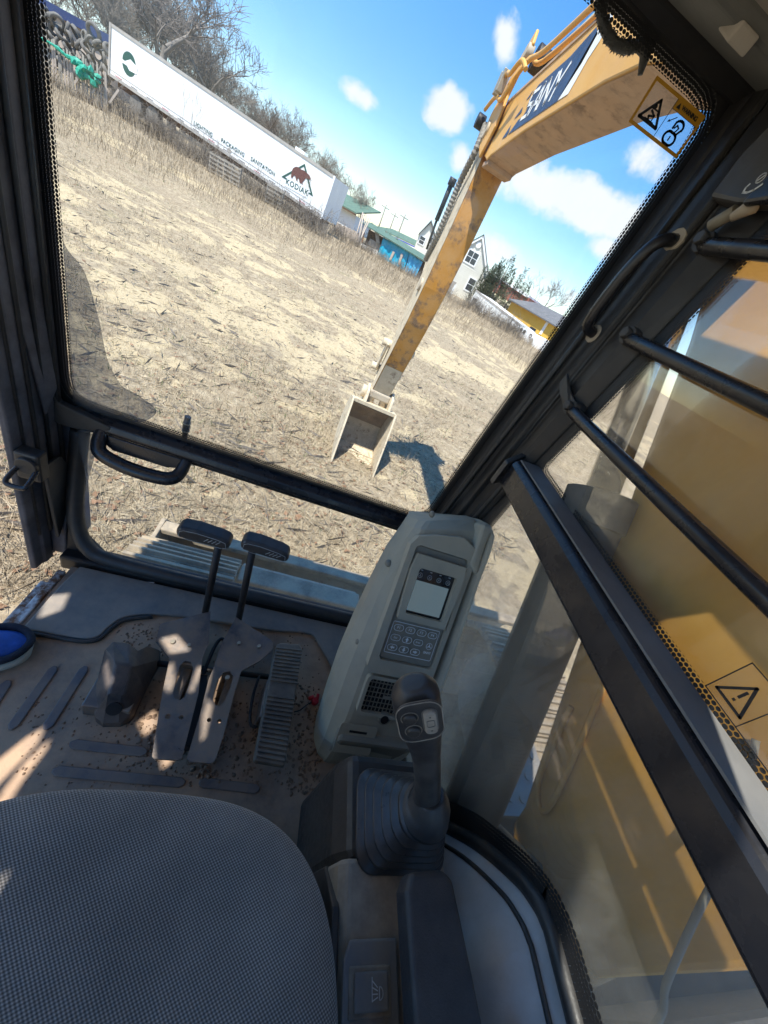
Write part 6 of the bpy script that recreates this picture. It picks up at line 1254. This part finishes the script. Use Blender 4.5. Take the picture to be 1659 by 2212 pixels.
for (p, q) in (((a0, h0), (a1, h1)), ((a2, h2), (a1, h1))): mb = MB(); mb.prism([W.P(p[0], p[1], -.3), W.P(q[0], q[1], -.3), W.P(q[0], q[1]+.2, -.3), W.P(p[0], p[1]+.2, -.3)], W.n*5.5); obj('roof', mb, 'roof_grey', t)
a, h = W.px(*ZT(1245, 1140)); window(W, t, a, h, .7, .8, 1, 2, .08); a, h = W.px(*ZT(1415, 1150)); window(W, t, a, h, .5, .7, 1, 1, .08)
# white container
W = Wall(far(1012, 657, 44.5), far(1102, 733, 38.5), True)
t = thing('white_container', 'long white storage container with a grey shutter at its right end', 'container', tuple(W.L))
hT = (W.px(1022, 633)[1]+W.px(1128, 691)[1])/2
mb = MB(); W.rect(mb, 0, W.w, -.3, hT, 0, 2.4); B_ = obj('container_box', mb, 'white_shed', t)
mb = MB(); W.rect(mb, -.03, W.w+.03, hT-.08, hT+.05, -.04, .08); obj('top_rail', mb, 'trailer_rail', t)
for k in range(1, 9): mb = MB(); W.rect(mb, k*W.w/9-.02, k*W.w/9+.02, 0, hT-.1, -.02, .02); obj('panel_rib', mb, 'white_shed', B_)
mb = MB(); W.ppoly(mb, [Z3(425, 1025), Z3(455, 945), Z3(510, 975), Z3(475, 1050)], -.04, .04); obj('window', mb, 'window_dark', t)
mb = MB(); W.ppoly(mb, [Z3(810, 1430), Z3(900, 1280), Z3(1003, 1345), Z3(935, 1485)], -.05, .05); SH = obj('shutter', mb, 'grey_wood', t)
q0, q1, q2, q3 = [Vector(W.px(*Z3(*p))) for p in ((810, 1430), (900, 1280), (1003, 1345), (935, 1485))]
for k in range(7): f = (k+.5)/7; mb = MB(); W.bar(mb, q0.lerp(q1, f), q3.lerp(q2, f), .06, -.09, .04); obj('shutter_slat', mb, 'pale_wood', SH)
# yellow building, brick building, van, poles
W = Wall(far(1095, 700, 54), far(1192, 762, 47)); W.L.z = W.R.z = .4
t = thing('yellow_building', 'bright yellow building with grey shingle roof behind the container', 'building', tuple(W.L))
mb = MB(); W.ppoly(mb, [(1095, 670), (1106, 652), (1186, 697), (1215, 715), (1190, 790), (1080, 720)], 0, 6.); obj('wall', mb, 'yellow_wall', t)
a0, h0 = W.px(1104, 650); a1, h1 = W.px(1190, 698)
mb = MB(); mb.prism([W.P(a0, h0, -.5), W.P(a1+1.5, h1-.1, -.5), W.P(a1+.8, h1+1.15, 3.), W.P(a0+1.4, h0+1.15, 3.)], (0, 0, .12)); obj('roof', mb, 'roof_grey', t)
mb = MB(); W.ppoly(mb, [Z3(1190, 1355), Z3(1215, 1325), Z3(1285, 1370), Z3(1262, 1405)], -.05, .05); obj('window', mb, 'window_dark', t)
mb = MB(); W.ppoly(mb, [Z3(1320, 1430), Z3(1420, 1270), Z3(1448, 1285), Z3(1350, 1440)], -.06, .06); obj('corner_board', mb, 'house_trim', t)
W = Wall(far(1085, 640, 75), far(1160, 690, 72)); W.L.z = W.R.z = .5
t = thing('brick_building', 'red brick building with a white eave behind the conifers', 'building', tuple(W.L))
mb = MB(); W.ppoly(mb, [Z3(600, 560), Z3(1000, 830), Z3(1190, 950), Z3(1120, 1080), Z3(940, 1020), Z3(600, 800)], .3, 6); obj('wall', mb, 'brick_wall', t)
mb = MB(); W.ppoly(mb, [Z3(590, 560), Z3(620, 590), Z3(1170, 955), Z3(1190, 915), Z3(990, 795)], 0, 6.5); obj('eave', mb, 'house_trim', t)
W = Wall(far(1110, 735, 38.5), far(1165, 766, 36.5)); W.L.z = W.R.z = float(gz(W.L.x, W.L.y))
t = thing('white_van', 'white van parked at the right end beside the yellow building', 'van', tuple(W.L))
def VP(x, y): return W.px(*Z3(x, y))
mb = MB(); W.ppoly(mb, [Z3(960, 1510), Z3(1000, 1430), Z3(1050, 1345), Z3(1085, 1330), Z3(1420, 1500), Z3(1500, 1600), Z3(1300, 1720)], 0, 1.9); obj('body', mb, 'white_paint', t, .08, 3)
for x, y in ((1085, 1375), (1128, 1402)): a, h = VP(x, y); mb = MB(); mb.cyl(W.P(a, h, -.03), W.n, .16, .06, 12); obj('round_vent', mb, 'car_glass', t)
for q in ([(1050, 1460), (1065, 1450), (1085, 1475), (1070, 1485)], [(1085, 1500), (1105, 1475), (1120, 1485), (1100, 1515)], [(1000, 1440), (1040, 1370), (1052, 1378), (1015, 1450)]): mb = MB(); W.ppoly(mb, [Z3(*p) for p in q], -.03, .03); obj('window', mb, 'car_glass', t)
a, h = VP(1210, 1455); mb = MB(); mb.add([], []); mb.tube([W.P(a+.14*math.cos(R_(q)), h+.14*math.sin(R_(q)), -.03) for q in range(0, 361, 30)], .03, 5); obj('badge_ring', mb, 'under_dark', t)
for x, y in ((1155, 1610), (1000, 1545)): a, h = VP(x, y); mb = MB(); mb.cyl(W.P(a, .36, .15), W.n, .36, .25, 18); wh = obj('wheel', mb, 'tyre_rubber', t, .03); mb = MB(); mb.cyl(W.P(a, .36, .01), W.n, .2, .03, 12); obj('hub_cap', mb, 'trailer_rail', wh)
for (u, v, D, lab) in ((835, 442, 95, 'leftmost of the far utility poles behind the tarp shed'), (855, 460, 100, 'thin middle utility pole behind the tarp shed'), (876, 463, 85, 'tallest utility pole, with crossarm, behind the tarp shed')):
    T = far(u, v, D); t = thing('utility_pole', lab, 'utility pole', (T.x, T.y, .6), 'utility poles behind the sheds'); mb = MB(); mb.tube([(T.x, T.y, .3), (T.x, T.y, T.z)], [.16, .11], 7); obj('pole', mb, 'grey_wood', t)
    d = Vector((.8, .6, 0)); mb = MB(); mb.tube([Vector((T.x, T.y, T.z-.5))-d*1.1, Vector((T.x, T.y, T.z-.5))+d*1.1], .07, 5); obj('crossarm', mb, 'grey_wood', t)
for k, (u, v, D) in enumerate(((806, 492, 43.5), (818, 500, 43.2), (838, 505, 43), (862, 520, 42.5))):
    T = far(u, v-18, D); t = conifer('young_conifer', ('small dark evergreen growing behind the tarp shed roof, leftmost', 'small evergreen behind the tarp shed roof, second from the left', 'small evergreen behind the tarp shed roof, third from the left', 'small bushy evergreen behind the right half of the tarp shed')[k], u, v-14, D, 'needles', 60+k, .16, 500, 1)
